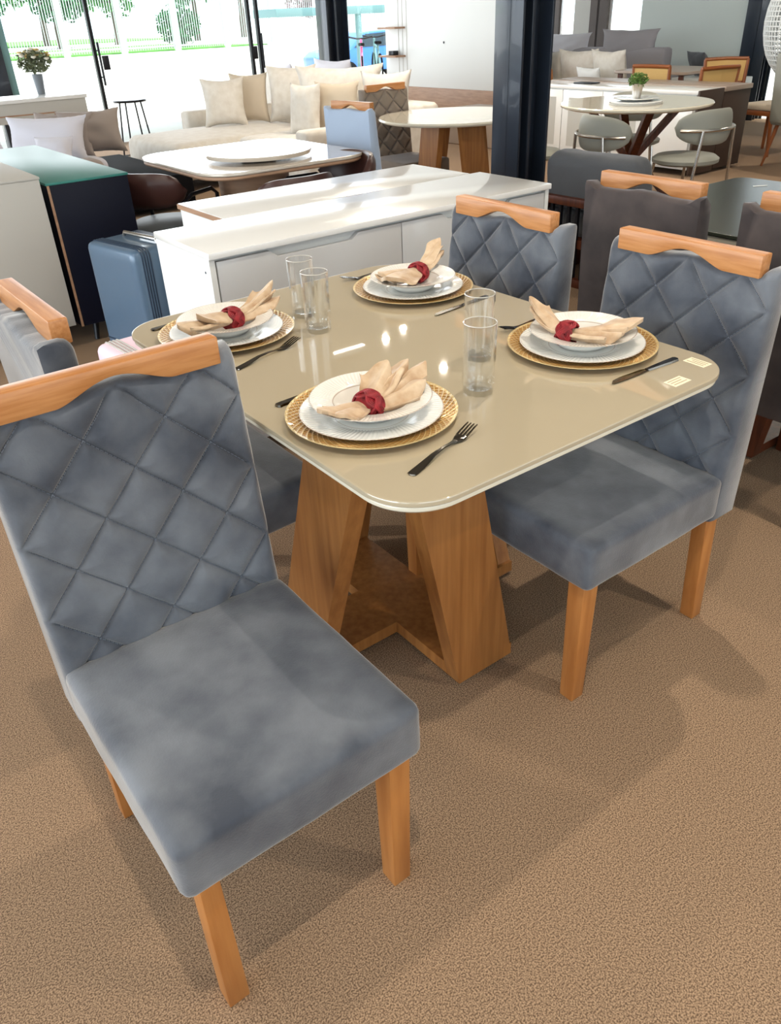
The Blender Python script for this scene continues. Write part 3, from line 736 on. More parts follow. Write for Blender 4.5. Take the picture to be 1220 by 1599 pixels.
def suitcase(label, x, y, rz, wx, dy, hz, m, md):
    """broad side faces -x; the closing frame runs round just behind it"""
    t = thing('suitcase', label, 'suitcase', (x, y, 0), rz)
    softbox(wx, dy, hz-0.045, 0.030, 16, 0.0, 0, 0, T(0, 0, 0.045+(hz-0.045)/2)).build('shell', m, t, smooth=True, auto=50)
    mb = MB(); ring = rpoly(-dy/2-0.001, dy/2+0.001, 0.044, hz+0.001, 0.032, 6)
    for k in range(4): mb.tube([(-wx/2+0.040+k*0.013, py, pz) for py, pz in ring], 0.0038, 6, closed=True)
    mb.build('closing_frame', md, t, smooth=True)
    mb = MB(); mb.tube([(0.02, -0.13, hz-0.004), (0.02, -0.12, hz+0.016), (0.02, 0.12, hz+0.016), (0.02, 0.13, hz-0.004)], 0.009, 8); mb.build('carry_handle', CHROME, t, smooth=True)
    MB().box(0.045, 0.105, -0.14, 0.14, hz-0.002, hz+0.008).build('handle_tray', md, t, bevel=0.003)
    for sx in (-1, 1):
        for sy in (-1, 1): MB().lathe([(0.022, -0.011), (0.022, 0.011)], 16).build('wheel', BLACKM, t, smooth=True).matrix_local = T(sx*(wx/2-0.05), sy*(dy/2-0.05), 0.0225, 0, R(90), 0)
    MB().box(-wx/2-0.002, -wx/2+0.001, -dy/2+0.02, dy/2-0.02, 0.178, 0.184).build('shell_seam', md, t)
    MB().box(-wx/2-0.012, -wx/2, -0.02, 0.02, 0.16, 0.20).build('latch', md, t, bevel=0.003)
    return t
suitcase('large blue-grey hard-shell suitcase standing left of the white sideboard', 1.275, 3.61, R(12.4), 0.30, 0.38, 0.62, SUIT, SUITD)
mb = MB()
t = suitcase('small pale pink hard-shell suitcase half hidden behind the near chair rail', 0.885, 2.57, R(4), 0.26, 0.38, 0.50, PINK, GREYLAQ)

# ------------------------------------------------------------------ table with the lazy susan and its black armchairs
t = thing('dining_table', 'square pale stone-top table with wooden edge carrying a round turntable, behind the sideboards', 'dining table', (2.41, 4.58, 0))
slab(rpoly(-0.52, 0.52, -0.55, 0.56, 0.20, 10), 0.742, 0.76, 0.004).build('tabletop', MARBLE, t, smooth=True, auto=35)
slab(rpoly(-0.515, 0.515, -0.545, 0.555, 0.20, 10), 0.722, 0.742, 0.006).build('wood_edge', BASEW, t, smooth=True, auto=35)
MB().lathe([(0.30, 0.0), (0.30, 0.02), (0.27, 0.03), (0.20, 0.35), (0.23, 0.722)], 40, sx=1.0, sy=0.8).build('pedestal', BASEW, t, smooth=True)
t = thing('lazy_susan', 'large round white turntable on the square stone-top table', 'turntable', (2.40, 4.47, 0.76))
MB().lathe([(0.10, 0.0), (0.10, 0.012)], 24).build('turntable_base', BLACKM, t); MB().lathe([(0.0, 0.034), (0.31, 0.034), (0.314, 0.029), (0.306, 0.012), (0.0, 0.012)], 64).build('disc', MARBLE, t, smooth=True, auto=30)
def armchair_metal(label, x, y, rz, backm, group):
    t = thing('armchair', label, 'chair', (x, y, 0), rz, group)
    MB().lathe([(0.0, 0.42), (0.20, 0.42), (0.225, 0.43), (0.228, 0.455), (0.20, 0.475), (0.0, 0.48)], 36).build('seat', GREYPAD, t, smooth=True)
    mb = MB(); vs = []; fs = []; n = 20
    for sd in (0, 1):
        for i in range(n+1):
            an = R(90-62+124.0*i/n); e = 1-abs(2*i/n-1)**4
            for j in range(7):
                q = -1+2*j/6; hh = 0.105*math.sqrt(max(0.02, e)); r_ = 0.255+(0.045 if sd else 0)*math.sqrt(max(0, 1-q*q*0.9))*math.sqrt(max(0.05, e)); r_ -= 0 if sd else 0.02*math.sqrt(max(0, 1-q*q*0.9))
                vs.append((r_*math.cos(an), r_*math.sin(an)+0.02*q, 0.672+q*hh*0.9))
    K = 7*(n+1)
    for sd in (0, 1):
        for i in range(n):
            for j in range(6): o_ = sd*K+i*7+j; fs.append((o_, o_+1, o_+8, o_+7))
    for i in range(n):
        for j in (0, 6): fs.append((i*7+j, (i+1)*7+j, K+(i+1)*7+j, K+i*7+j))
    for i in (0, n):
        for j in range(6): fs.append((i*7+j, i*7+j+1, K+i*7+j+1, K+i*7+j))
    mb.add(vs, fs).build('backrest', backm, t, smooth=True, auto=60)
    for sx in (-1, 1):
        MB().tube([(sx*0.20, 0.21, 0.0), (sx*0.235, 0.17, 0.60), (sx*0.245, 0.10, 0.635), (sx*0.25, -0.10, 0.635), (sx*0.245, -0.16, 0.60), (sx*0.21, -0.20, 0.0)], 0.011, 8).build('arm_frame', BLACKM, t, smooth=True)
    MB().tube([(-0.21, 0.16, 0.41), (0.21, 0.16, 0.41), (0.21, -0.17, 0.41), (-0.21, -0.17, 0.41)], 0.009, 8, closed=True).build('seat_frame', BLACKM, t, smooth=True)
    return t
G2 = 'black framed armchairs around the square stone-top table'
ac = armchair_metal('dark brown curved-back armchair left of the stone-top table, grey seat showing', 1.84, 4.60, R(122), BROWNL, G2)
dup(ac, (2.20, 3.90, 0), R(180), 'brown-backed armchair whose back top rises just over the rear white sideboard', G2)
dup(ac, (2.62, 4.12, 0), R(-90), 'dark armchair tucked under the right side of the stone-top table', G2)

# ------------------------------------------------------------------ round table behind with light blue and taupe chairs
G3 = 'upholstered chairs around the round cream table'
t = thing('round_table', 'round cream glossy table on slanted wooden planks, left of the black column', 'dining table', (4.32, 4.93, 0))
MB().lathe([(0.0, 0.755), (0.55, 0.755), (0.562, 0.760), (0.568, 0.770), (0.562, 0.780), (0.0, 0.782)], 72).build('tabletop', TEDGE, t, smooth=True, auto=40)
plank_base(t, OAK, 0, 0, 0.33, 0.755, (0.12, 0.12), 0.2, 0.05)
make_chair('light blue dining chair seen from behind with honey rail, in front of the cream sofa', LBLUE, False, (3.45, 4.62, 0), R(96), G3)
make_chair('taupe quilted dining chair facing the camera behind the round cream table', TAUPE, True, (4.16, 5.28, 0), 0, G3)
# ------------------------------------------------------------------ dark chairs and glass-top table at the right
G4 = 'dark brown velvet chairs of the glass-top table'
dc = make_chair('dark brown velvet dining chair seen from behind, honey rail, between the two blue-grey chairs', VELVETD, False, (2.505, 1.60, 0), R(90), G4, wood=DWOOD)
dup(dc, (2.52, 1.045, 0), R(90), 'dark brown velvet dining chair cut off by the right picture edge', G4)
t = thing('glass_top_table', 'dark glass-top dining table behind the brown velvet chairs', 'dining table', (2.95, 1.30, 0))
slab(rpoly(-0.47, 0.47, -0.72, 0.72, 0.06, 8), 0.765, 0.778, 0.003).build('tabletop', GLASSD, t, smooth=True, auto=35)
slab(rpoly(-0.46, 0.46, -0.71, 0.71, 0.06, 8), 0.745, 0.765, 0.003).build('underlay', TEDGE, t, smooth=True, auto=35)
plank_base(t, DWOOD, 0.0, 0.05, 0.40, 0.745, (0.10, 0.10), 0.19, 0.05)
t = tag(MB().box(-0.03, 0.03, -0.004, 0.004, 0, 0.003).build('spoon_handle', PORC, None, bevel=0.001, loc=(3.28, 1.84, 0.778)), 'thin white handle lying on the dark glass table', 'utensil'); t.rotation_euler = (0, 0, R(-30))

# ------------------------------------------------------------------ slatted daybed with dark cushion, right of the column
t = thing('slatted_armchair', 'dark wooden slatted armchair with its back to the camera, right of the black column', 'armchair', (4.12, 3.10, 0))
MB().box(-0.43, -0.37, -0.36, 0.36, 0.455, 0.50).build('back_rail', DWOOD, t, bevel=0.004)
MB().box(-0.43, -0.38, -0.36, 0.36, 0.0, 0.05).build('bottom_rail', DWOOD, t, bevel=0.004)
for k in range(11): MB().box(-0.415, -0.395, -0.335+k*0.064, -0.317+k*0.064, 0.05, 0.46).build('slat', BLACKM, t)
for sy in (-0.40, 0.35): MB().box(-0.44, 0.35, sy, sy+0.05, 0.0, 0.50).build('side_frame', DWOOD, t, bevel=0.004)
MB().box(-0.40, 0.35, -0.35, 0.35, 0.22, 0.27).build('seat_board', DWOOD, t)
softbox(0.74, 0.68, 0.14, 0.03, 12, 0.01, 0.002, 3, T(0.0, 0.0, 0.345)).build('seat_cushion', DGREY, t, smooth=True)
softbox(0.19, 0.66, 0.31, 0.07, 18, 0.0, 0.008, 5, T(-0.30, 0.02, 0.575, 0, R(-6))).build('back_cushion', DGREY, t, smooth=True, auto=70)

# ------------------------------------------------------------------ round table with steel-framed grey chairs at the right
t = thing('round_table', 'round white glossy table on crossed dark wooden legs, right of the black column', 'dining table', (5.68, 4.34, 0))
MB().lathe([(0.0, 0.750), (0.55, 0.750), (0.575, 0.762), (0.580, 0.774), (0.572, 0.782), (0.0, 0.784)], 72).build('tabletop', TEDGE, t, smooth=True, auto=40)
for k in range(4):
    an = R(45+90*k+10); cx, sn = math.cos(an), math.sin(an); nx, ny = -sn*0.03, cx*0.03
    def P4(r, z): return [(cx*r-nx-cx*.03, sn*r-ny-sn*.03, z), (cx*r-nx+cx*.03, sn*r-ny+sn*.03, z), (cx*r+nx+cx*.03, sn*r+ny+sn*.03, z), (cx*r+nx-cx*.03, sn*r+ny-sn*.03, z)]
    mb = MB().hexa(P4(0.40, 0), P4(0.03, 0.40)); mb.hexa(P4(0.03, 0.38), P4(0.36, 0.75)); mb.build('leg', DWOOD, t)
t = thing('lazy_susan', 'round white turntable under the potted plant on the right-hand round table', 'turntable', (5.56, 4.25, 0.784))
MB().lathe([(0.20, 0.0), (0.20, 0.010)], 40).build('turntable_base', GREYLAQ, t)
MB().lathe([(0.0, 0.022), (0.19, 0.022), (0.195, 0.017), (0.19, 0.010), (0.0, 0.010)], 48).build('disc', PORC, t, smooth=True, auto=40)
tag(MB().lathe([(0.0, 0.010), (0.165, 0.018), (0.17, 0.016), (0.10, 0.0), (0.0, 0.0)], 48).build('serving_plate', PORC, None, smooth=True, loc=(5.56, 4.25, 0.806)), 'white serving plate carrying the potted plant', 'plate')
def leaves(mb, c_, rx, ry, rz_, n, s, seed=0, surf=False):
    rnd = random.Random(seed)
    for i in range(n):
        d = Vector((rnd.gauss(0, 1), rnd.gauss(0, 1), rnd.gauss(0, 1))).normalized()*(rnd.uniform(0.75, 1.05) if surf else rnd.random()**0.4)
        p = Vector(c_)+Vector((d.x*rx, d.y*ry, d.z*rz_))
        q = Matrix.Rotation(rnd.uniform(0, 6.28), 3, Vector((rnd.gauss(0, 1), rnd.gauss(0, 1), rnd.gauss(0, 1))).normalized())
        ss = s*rnd.uniform(0.6, 1.3)
        pts = [p+q @ Vector(v)*ss for v in ((-1, 0, 0), (0, -0.45, 0.1), (1, 0, 0), (0, 0.45, 0.1))]
        mb.add(pts, [(0, 1, 2, 3)])
    return mb
t = thing('potted_plant', 'small green plant in a white-silver pot on the right-hand round table', 'plant', (5.56, 4.25, 0.818))
MB().lathe([(0.0, 0.0), (0.030, 0.0), (0.044, 0.10), (0.040, 0.10), (0.036, 0.08), (0.0, 0.08)], 28).build('pot', CHROME, t, smooth=True, auto=40)
leaves(MB(), (0, 0, 0.125), 0.075, 0.075, 0.05, 420, 0.014, 4).build('foliage', SOIL, t)
def steel_chair(label, x, y, rz, group):
    t = thing('dining_chair', label, 'chair', (x, y, 0), rz, group)
    MB().lathe([(0.0, 0.42), (0.21, 0.42), (0.235, 0.432), (0.238, 0.455), (0.21, 0.475), (0.0, 0.48)], 40).build('seat', GREYSEAT, t, smooth=True)
    mb = MB(); vs = []; fs = []; n = 26; J = 9
    for i in range(n+1):
        an = R(90-70+140.0*i/n); e = math.sqrt(max(0.0, 1-abs(2*i/n-1)**2.6))
        for j in range(16):
            a2 = 2*PI*j/16; r_ = 0.262+0.032*e*math.cos(a2)
            vs.append((r_*math.cos(an), r_*math.sin(an)*0.95, 0.67+(0.115*e)*math.sin(a2)+0.01))
    for i in range(n):
        for j in range(16): fs.append((i*16+j, i*16+(j+1) % 16, (i+1)*16+(j+1) % 16, (i+1)*16+j))
    mb.add(vs, fs).build('backrest', GREYSEAT, t, smooth=True, auto=60)
    pts = [(0.305*math.cos(R(90-58+116.0*i/16)), 0.295*math.sin(R(90-58+116.0*i/16)), 0.665) for i in range(17)]
    MB().tube(pts, 0.011, 8).build('back_hoop', CHROME, t, smooth=True)
    for sx in (-1, 1):
        MB().tube([(sx*0.150, 0.262, 0.665), (sx*0.215, 0.235, 0.0)], 0.011, 8).build('rear_leg', CHROME, t, smooth=True)
        MB().tube([(sx*0.165, -0.14, 0.42), (sx*0.20, -0.19, 0.0)], 0.011, 8).build('front_leg', CHROME, t, smooth=True)
    return t
G5 = 'grey steel-framed chairs around the right-hand round table'
sc = steel_chair('sage grey curved-back steel chair nearest, left of two with backs to the camera', 4.98, 3.92, R(78), G5)
dup(sc, (5.52, 3.72, 0), R(172), 'sage grey curved-back steel chair with its seat showing, right of the potted plant', G5)
dup(sc, (5.02, 4.78, 0), R(62), 'sage grey steel chair half hidden by the black column', G5)
dup(sc, (6.06, 4.64, 0), R(-50), 'grey steel chair on the far side of the right-hand round table', G5)

# ------------------------------------------------------------------ sideboards, cane chairs, far table at the right
t = thing('display_cabinet', 'low white cabinet with grey glass doors behind the right-hand round table', 'cabinet', (7.30, 5.82, 0))
MB().box(-0.20, 0.20, -1.07, 1.10, 0.70, 0.735).build('top', WHITE, t, bevel=0.003)
MB().box(-0.18, 0.20, -1.05, 1.08, 0.06, 0.70).build('carcass', WHITEM, t)
for k in range(4):
    y0 = -1.04+k*0.53
    d = MB().box(-0.20, -0.181, y0+0.005, y0+0.525, 0.08, 0.69).build('door', WHITE, t, bevel=0.002)
    if k > 0: MB().box(-0.203, -0.2, y0+0.09, y0+0.44, 0.16, 0.62).build('glass_pane', MIRRORG, d) if False else MB().box(-0.203, -0.2, y0+0.09, y0+0.44, 0.16, 0.62).build('glass_pane', GREYLAQ, d)
t = thing('cabinet', 'brown low cabinet backed against the white display cabinet', 'cabinet', (7.73, 5.82, 0))
MB().box(-0.225, 0.22, -1.09, 1.10, 0.70, 0.74).build('top', BTOP, t, bevel=0.003)
MB().box(-0.22, 0.21, -1.08, 1.08, 0.03, 0.70).build('carcass', DARKTAUPE, t, bevel=0.002)
tag(MB().box(-0.201, 0.179, -0.02, -0.001, 0.02, 0.735).build('end_panel', DARKTAUPE, None, bevel=0.002, loc=(7.30, 4.749, 0)), 'brown end panel closing the white display cabinet', 'panel')
t = thing('tablet_case', 'thin dark folder lying on the white display cabinet', 'folder', (7.32, 6.25, 0.735)); MB().box(-0.07, 0.07, -0.12, 0.12, 0, 0.012).build('cover', BLACKM, t, bevel=0.002)
t = thing('far_table', 'brown wooden dining table between the cane-back chairs', 'dining table', (9.0, 6.42, 0))
slab(rpoly(-0.45, 0.45, -0.5, 0.5, 0.05, 6), 0.735, 0.765, 0.004).build('tabletop', BTOP, t, smooth=True, auto=35)
for sx in (-1, 1):
    for sy in (-1, 1): MB().box(sx*0.38-0.03, sx*0.42+0.03, sy*0.42-0.03, sy*0.42+0.03, 0, 0.735).build('leg', DWOOD, t)
def cane_chair(label, x, y, rz, group):
    t = thing('cane_chair', label, 'chair', (x, y, 0), rz, group)
    softbox(0.46, 0.44, 0.06, 0.025, 10, 0.01, mtx=T(0, 0, 0.455)).build('seat', CREAMD, t, smooth=True)
    MB().box(-0.23, 0.23, -0.21, 0.22, 0.38, 0.425).build('seat_frame', DWOODL, t, bevel=0.004)
    for sx in (-1, 1):
        MB().tube([(sx*0.21, 0.235, 0), (sx*0.215, 0.20, 0.42), (sx*0.235, 0.235, 0.84)], [0.017, 0.022, 0.018], 8).build('rear_leg', DWOODL, t, smooth=True)
        MB().tube([(sx*0.20, -0.18, 0), (sx*0.205, -0.18, 0.40)], [0.016, 0.022], 8).build('front_leg', DWOODL, t, smooth=True)
    MB().tube([(-0.24, 0.235, 0.84), (0, 0.26, 0.845), (0.24, 0.235, 0.84)], 0.02, 8).build('top_rail', DWOODL, t, smooth=True)
    MB().tube([(-0.225, 0.215, 0.60), (0, 0.235, 0.60), (0.225, 0.215, 0.60)], 0.016, 8).build('lower_rail', DWOODL, t, smooth=True)
    MB().add([(-0.22, 0.216, 0.60), (0, 0.236, 0.60), (0.22, 0.216, 0.60), (0.225, 0.231, 0.83), (0, 0.252, 0.83), (-0.225, 0.231, 0.83), (-0.22, 0.224, 0.60), (0, 0.244, 0.60), (0.22, 0.224, 0.60), (0.225, 0.239, 0.83), (0, 0.26, 0.83), (-0.225, 0.239, 0.83)],
             [(0, 1, 4, 5), (1, 2, 3, 4), (7, 6, 11, 10), (8, 7, 10, 9)]).build('cane_panel', CANE, t)
    return t
DWOODL = mat('cherry_wood', (140, 78, 36), 0.4)
G6 = 'cane-back wooden chairs around the brown far table'
cc = cane_chair('cane-back chair leftmost at the far table, above the potted plant', 8.42, 6.10, R(90), G6)
dup(cc, (8.27, 5.50, 0), R(165), 'cane-back chair with its back to the camera above the brown cabinet end', G6)
dup(cc, (9.30, 5.87, 0), R(-48), 'cane-back chair on the far side of the brown far table', G6)
dup(cc, (8.86, 5.02, 0), R(170), 'cane-back chair at the near end of the far table, beside the pale grey chair', G6)
t = thing('upholstered_chair', 'pale grey high-back chair on slanted wooden legs at the right picture edge', 'chair', (8.28, 4.28, 0), R(75))
softbox(0.50, 0.09, 0.60, 0.03, 12, mtx=T(0, 0.25, 0.69, R(-6))).build('backrest', GREYSEAT, t, smooth=True)
softbox(0.50, 0.50, 0.12, 0.03, 12, mtx=T(0, 0, 0.43)).build('seat', GREYSEAT, t, smooth=True)
for sx in (-1, 1):
    for sy in (-1, 1): MB().tube([(sx*0.24, sy*0.25, 0), (sx*0.20, sy*0.18, 0.38)], [0.012, 0.02], 8).build('leg', DWOODL, t, smooth=True)
# hanging woven chair
t = thing('hanging_egg_chair', 'white woven egg chair hanging at the right picture edge', 'hanging chair', (9.9, 5.36, 1.20))
mb = MB()
for k in range(30):
    an = PI*k/30
    mb.tube([(0.44*math.cos(an)*math.sin(p_*PI/16), 0.46*math.sin(an)*math.sin(p_*PI/16), 0.60*math.cos(p_*PI/16)) for p_ in range(32)], 0.009, 5, closed=True)
for k in range(-12, 13):
    z = k*0.047; rr = math.sqrt(max(0, 1-(z/0.60)**2))
    if rr > 0.1: mb.tube([(0.44*rr*math.cos(2*PI*q/28), 0.46*rr*math.sin(2*PI*q/28), z) for q in range(28)], 0.009, 5, closed=True)
mb.build('woven_shell', WHITEM, t, smooth=True)
MB().tube([(0, 0, 0.59), (0, 0, 1.90)], 0.012).build('suspension', CHROME, t, smooth=True)
softbox(0.46, 0.46, 0.12, 0.05, 10, 0.01, mtx=T(0, 0, -0.36)).build('seat_cushion', GREYS, t, smooth=True)

# sofas at the right
def sofa(name, label, loc, rz, W, D, m, seath=0.42, backh=0.72, armh=0.58, armw=0.16, cush=3, left=True, right=True):
    t = thing(name, label, 'sofa', loc, rz)
    softbox(W, D, seath-0.12, 0.03, 10, mtx=T(0, 0, 0.06+(seath-0.12)/2)).build('frame', m, t, smooth=True)
    softbox(W, 0.22, backh-0.06, 0.05, 12, mtx=T(0, D/2-0.11, 0.06+(backh-0.06)/2)).build('backrest', m, t, smooth=True)
    for sx, on_ in ((-1, left), (1, right)):
        if on_: softbox(armw, D, armh-0.06, 0.03, 10, mtx=T(sx*(W/2-armw/2), 0, 0.06+(armh-0.06)/2)).build('armrest', m, t, smooth=True)
    cw = (W-2*armw)/cush
    for k in range(cush): softbox(cw-0.01, D-0.22, 0.14, 0.045, 12, 0.02, 0.002, k, T(-W/2+armw+cw*(k+0.5), -0.11, seath)).build('seat_cushion', m, t, smooth=True)
    for sx in (-1, 1):
        for sy in (-1, 1): MB().box(sx*(W/2-0.08)-0.025, sx*(W/2-0.08)+0.025, sy*(D/2-0.08)-0.025, sy*(D/2-0.08)+0.025, 0, 0.07).build('foot', BLACKM, t)
    return t
def cushion(name, label, x, y, z, w_, h, th, rz, lean, m, seed, group, cat='cushion', flange=0.012):
    o = pillow(w_, h, th, seed, flange, mtx=Matrix.Rotation(lean, 4, 'X')).build(name, m, None, smooth=True, loc=(x, y, z), auto=70); o.rotation_euler = (0, 0, rz)
    return tag(o, label, cat, group)
sofa('sofa', 'grey high-back sofa seen over the cane-back chair at the far right', (10.55, 8.45, 0), R(90), 2.2, 0.95, GREYS, backh=0.92)
G7 = 'cushions on the grey far-right sofa'
cushion('cushion', 'grey roll cushion along the top of the far-right sofa, right one', 10.15, 8.0, 0.80, 0.95, 0.34, 0.20, R(90), 0.1, GREYS, 3, G7)
cushion('cushion', 'pale lavender cushion along the top of the far-right sofa, left one', 10.15, 9.15, 0.80, 0.95, 0.30, 0.20, R(90), 0.1, LAV, 4, G7)
sofa('sofa', 'beige low sofa behind the white display cabinet', (9.35, 7.9, 0), R(90), 2.0, 0.85, CREAM, backh=0.62)
G8 = 'cream cushions on the beige low sofa'
cushion('cushion', 'large cream piped cushion on the beige low sofa, right of the small one', 9.05, 7.30, 0.46, 0.62, 0.52, 0.18, R(80), -0.25, CREAM, 5, G8)
cushion('cushion', 'large cream piped cushion on the beige low sofa, behind the small one', 9.10, 7.85, 0.46, 0.62, 0.52, 0.18, R(94), -0.25, CREAM, 6, G8)
cushion('cushion', 'cream cushion on the beige low sofa, next to the black column', 9.12, 8.42, 0.46, 0.6, 0.50, 0.18, R(90), -0.25, CREAM, 7, G8)
cushion('cushion', 'small white cushion in front of the big cream ones', 8.80, 7.42, 0.46, 0.40, 0.34, 0.14, R(84), -0.3, WHITEM, 8, G8)
cushion('cushion', 'dark grey cushion lying right of the grey far-right sofa', 10.6, 7.05, 0.56, 0.5, 0.34, 0.16, R(60), -0.5, DGREY, 9, None)
tag(MB().box(-0.28, 0.28, -0.45, 0.45, 0.0, 0.56).build('ottoman', WHITEM, None, bevel=0.01, loc=(10.6, 6.95, 0)), 'white low cabinet with a dark grey cushion by the panel wall', 'cabinet')
t = thing('lounge_chair', 'tan leather lounge chair whose curved back shows right of the black column', 'armchair', (8.45, 7.75, 0), R(80))
softbox(0.60, 0.10, 0.42, 0.045, 12, 0.0, 0.003, 2, T(0, 0.26, 0.60, R(-8))).build('backrest', TAN, t, smooth=True)
softbox(0.60, 0.56, 0.14, 0.05, 12, 0.01, mtx=T(0, 0, 0.40)).build('seat', TAN, t, smooth=True)
for sx in (-1, 1):
    for sy in (-1, 1): MB().tube([(sx*0.26, sy*0.24, 0), (sx*0.24, sy*0.2, 0.34)], 0.014, 8).build('leg', DWOODL, t, smooth=True)

# ------------------------------------------------------------------ cream corner sofa at the back left
t = thing('corner_sofa', 'large cream corner sofa with a chaise end, in front of the glass doors', 'sofa', (0, 0, 0))
softbox(1.55, 2.55, 0.30, 0.04, 12, mtx=T(4.75, 7.95, 0.21)).build('frame', CREAM, t, smooth=True)
softbox(1.00, 1.15, 0.16, 0.06, 14, 0.02, 0.003, 1, T(4.50, 7.28, 0.375)).build('seat_cushion', CREAM, t, smooth=True)
softbox(1.75, 1.30, 0.34, 0.10, 16, 0.03, 0.004, 2, T(4.20, 8.50, 0.27)).build('chaise', CREAM, t, smooth=True)
softbox(1.60, 0.20, 0.52, 0.04, 12, mtx=T(4.92, 9.34, 0.33)).build('armrest', CREAM, t, smooth=True)
softbox(1.55, 0.20, 0.52, 0.04, 12, mtx=T(4.75, 6.60, 0.33)).build('armrest', CREAM, t, smooth=True)
softbox(0.24, 2.9, 0.62, 0.06, 14, mtx=T(5.42, 7.97, 0.39)).build('backrest', CREAM, t, smooth=True)
for x, y in ((4.1, 6.6), (5.4, 6.6), (4.2, 9.34), (5.4, 9.34)): MB().box(x-0.03, x+0.03, y-0.03, y+0.03, 0, 0.08).build('foot', BLACKM, t)
G9 = 'cushions on the cream corner sofa'
cushion('cushion', 'cream fringed cushion leaning at the left arm of the corner sofa, foremost', 4.33, 8.70, 0.455, 0.46, 0.48, 0.22, R(-28), -0.22, CREAM, 11, G9, flange=0.03)
cushion('cushion', 'sand-coloured cushion just behind the foremost cream one on the corner sofa', 4.68, 8.78, 0.455, 0.42, 0.50, 0.18, R(-40), -0.14, CREAMD, 12, G9, flange=0.02)
cushion('cushion', 'big plain cream back cushion in the middle of the corner sofa', 5.02, 8.42, 0.455, 0.56, 0.56, 0.26, R(-44), -0.10, CREAM, 13, G9, flange=0.0)
cushion('cushion', 'big fringed cream back cushion on the right half of the corner sofa', 5.08, 7.60, 0.455, 0.92, 0.57, 0.26, R(-50), -0.12, CREAM, 14, G9, flange=0.03)
cushion('cushion', 'cream fringed back cushion near the taupe chair rail', 5.22, 6.98, 0.455, 0.50, 0.52, 0.20, R(-50), -0.10, CREAM, 15, G9, flange=0.02)
cushion('cushion', 'small white cushion leaning upright at the right arm of the corner sofa', 4.46, 7.30, 0.455, 0.36, 0.46, 0.16, R(-70), -0.14, CREAM, 16, G9)
cushion('cushion', 'small sand cushion behind the small white one, above the light blue chair', 4.74, 7.14, 0.455, 0.44, 0.46, 0.15, R(-50), -0.14, CREAMD, 17, G9, flange=0.03)
tag(MB().box(-0.004, 0.004, -0.035, 0.035, -0.12, 0).build('price_tag', WHITEM, None, loc=(3.968, 6.60, 0.50)), 'white price tag hanging on the front of the corner sofa arm', 'tag')
# sofa behind the corner sofa
sofa('sofa', 'pale sofa partly hidden behind the cream corner sofa', (6.35, 9.9, 0), R(90), 2.2, 0.8, CREAM, backh=0.80)
G10 = 'cushions of the hidden pale sofa'
cushion('cushion', 'white crumpled cushion on top of the hidden pale sofa by the glass front column', 6.2, 9.30, 0.50, 0.9, 0.5, 0.2, R(86), -0.1, LAV, 21, G10)
cushion('cushion', 'pale grey cushion of the hidden sofa behind the left glass door pull', 6.2, 10.5, 0.50, 0.6, 0.44, 0.2, R(80), -0.1, LAV, 22, G10)
# bench in front of panel
tag(slab(rpoly(-0.45, 0.45, -0.9, 0.9, 0.03, 4), 0.0, 0.36, 0.01).build('low_bench', BTOP, None, smooth=True, loc=(7.7, 7.9, 0), auto=35), 'low taupe bench in front of the white shelf panel', 'bench')

# display panel wall with two small shelves
t = thing('room_divider', 'tall white room divider with wooden base, left of the black column', 'room divider', (8.72, 10.0, 0))
MB().box(-0.03, 0.05, -1.9, 1.56, 0.46, 2.75).build('panel', MIRRORP if False else WHITEM, t, bevel=0.003)
MB().box(-0.06, 0.05, -1.9, 1.56, 0.0, 0.46).build('plinth', BASEW, t, bevel=0.003)
MB().lathe([(0, 0), (0.016, 0), (0.016, 0.004)], 14).build('cable_hole', BLACKM, t).matrix_local = T(-0.032, 0.15, 1.05, 0, R(-90), 0)
for k in range(3): MB().box(-0.034, -0.03, 1.02+k*0.10, 1.03+k*0.10, 0.46, 2.75).build('groove_strip', GREYLAQ, t)
def shelf(z, label):
    tag(MB().box(-0.20, 0, -0.22, 0.22, 0, 0.025).build('wall_shelf', BASEW, None, bevel=0.002, loc=(8.69, 11.28, z)), label, 'shelf', 'small shelves on the display panel')
shelf(1.235, 'small wooden shelf on the display panel, upper one'); shelf(0.86, 'small wooden shelf on the display panel, lower one with black box')
tag(MB().box(-0.05, 0.05, -0.06, 0.06, 0, 0.06).build('small_box', BLACKM, None, bevel=0.004, loc=(8.6, 11.25, 0.885)), 'small black box on the lower wooden shelf', 'box')

# ------------------------------------------------------------------ far left: console with flowers, stool, low sofa
t = thing('console_table', 'cream console table on thin metal legs by the glass front, carrying flowers', 'console table', (2.75, 10.95, 0))
MB().box(-1.4, 0.86, -0.02, 0.75, 0.71, 0.75).build('top', WHITE, t, bevel=0.003)
MB().box(-1.38, 0.84, 0.0, 0.10, 0.50, 0.71).build('apron', GREYLAQ, t, bevel=0.002)
MB().box(-1.2, 0.45, -0.004, 0.0, 0.575, 0.59).box(0.43, 0.445, -0.004, 0.0, 0.50, 0.59).build('inlay_line', BASEW, t)
for x in (-1.3, -0.4, 0.25, 0.45, 0.62): MB().tube([(x, 0.05, 0), (x, 0.05, 0.5)], 0.012, 8).build('leg', BLACKM, t, smooth=True)
t = thing('flower_vase', 'round bouquet of cream and yellow flowers in a grey vase on the console', 'flower arrangement', (3.24, 11.5, 0.75))
MB().lathe([(0.0, 0), (0.045, 0), (0.065, 0.22), (0.058, 0.22), (0.04, 0.02), (0, 0.02)], 24).build('vase', GREYPAD, t, smooth=True, auto=40)
leaves(MB(), (0, 0, 0.36), 0.20, 0.20, 0.13, 500, 0.035, 7).build('foliage', LEAFG, t)
rnd = random.Random(3)
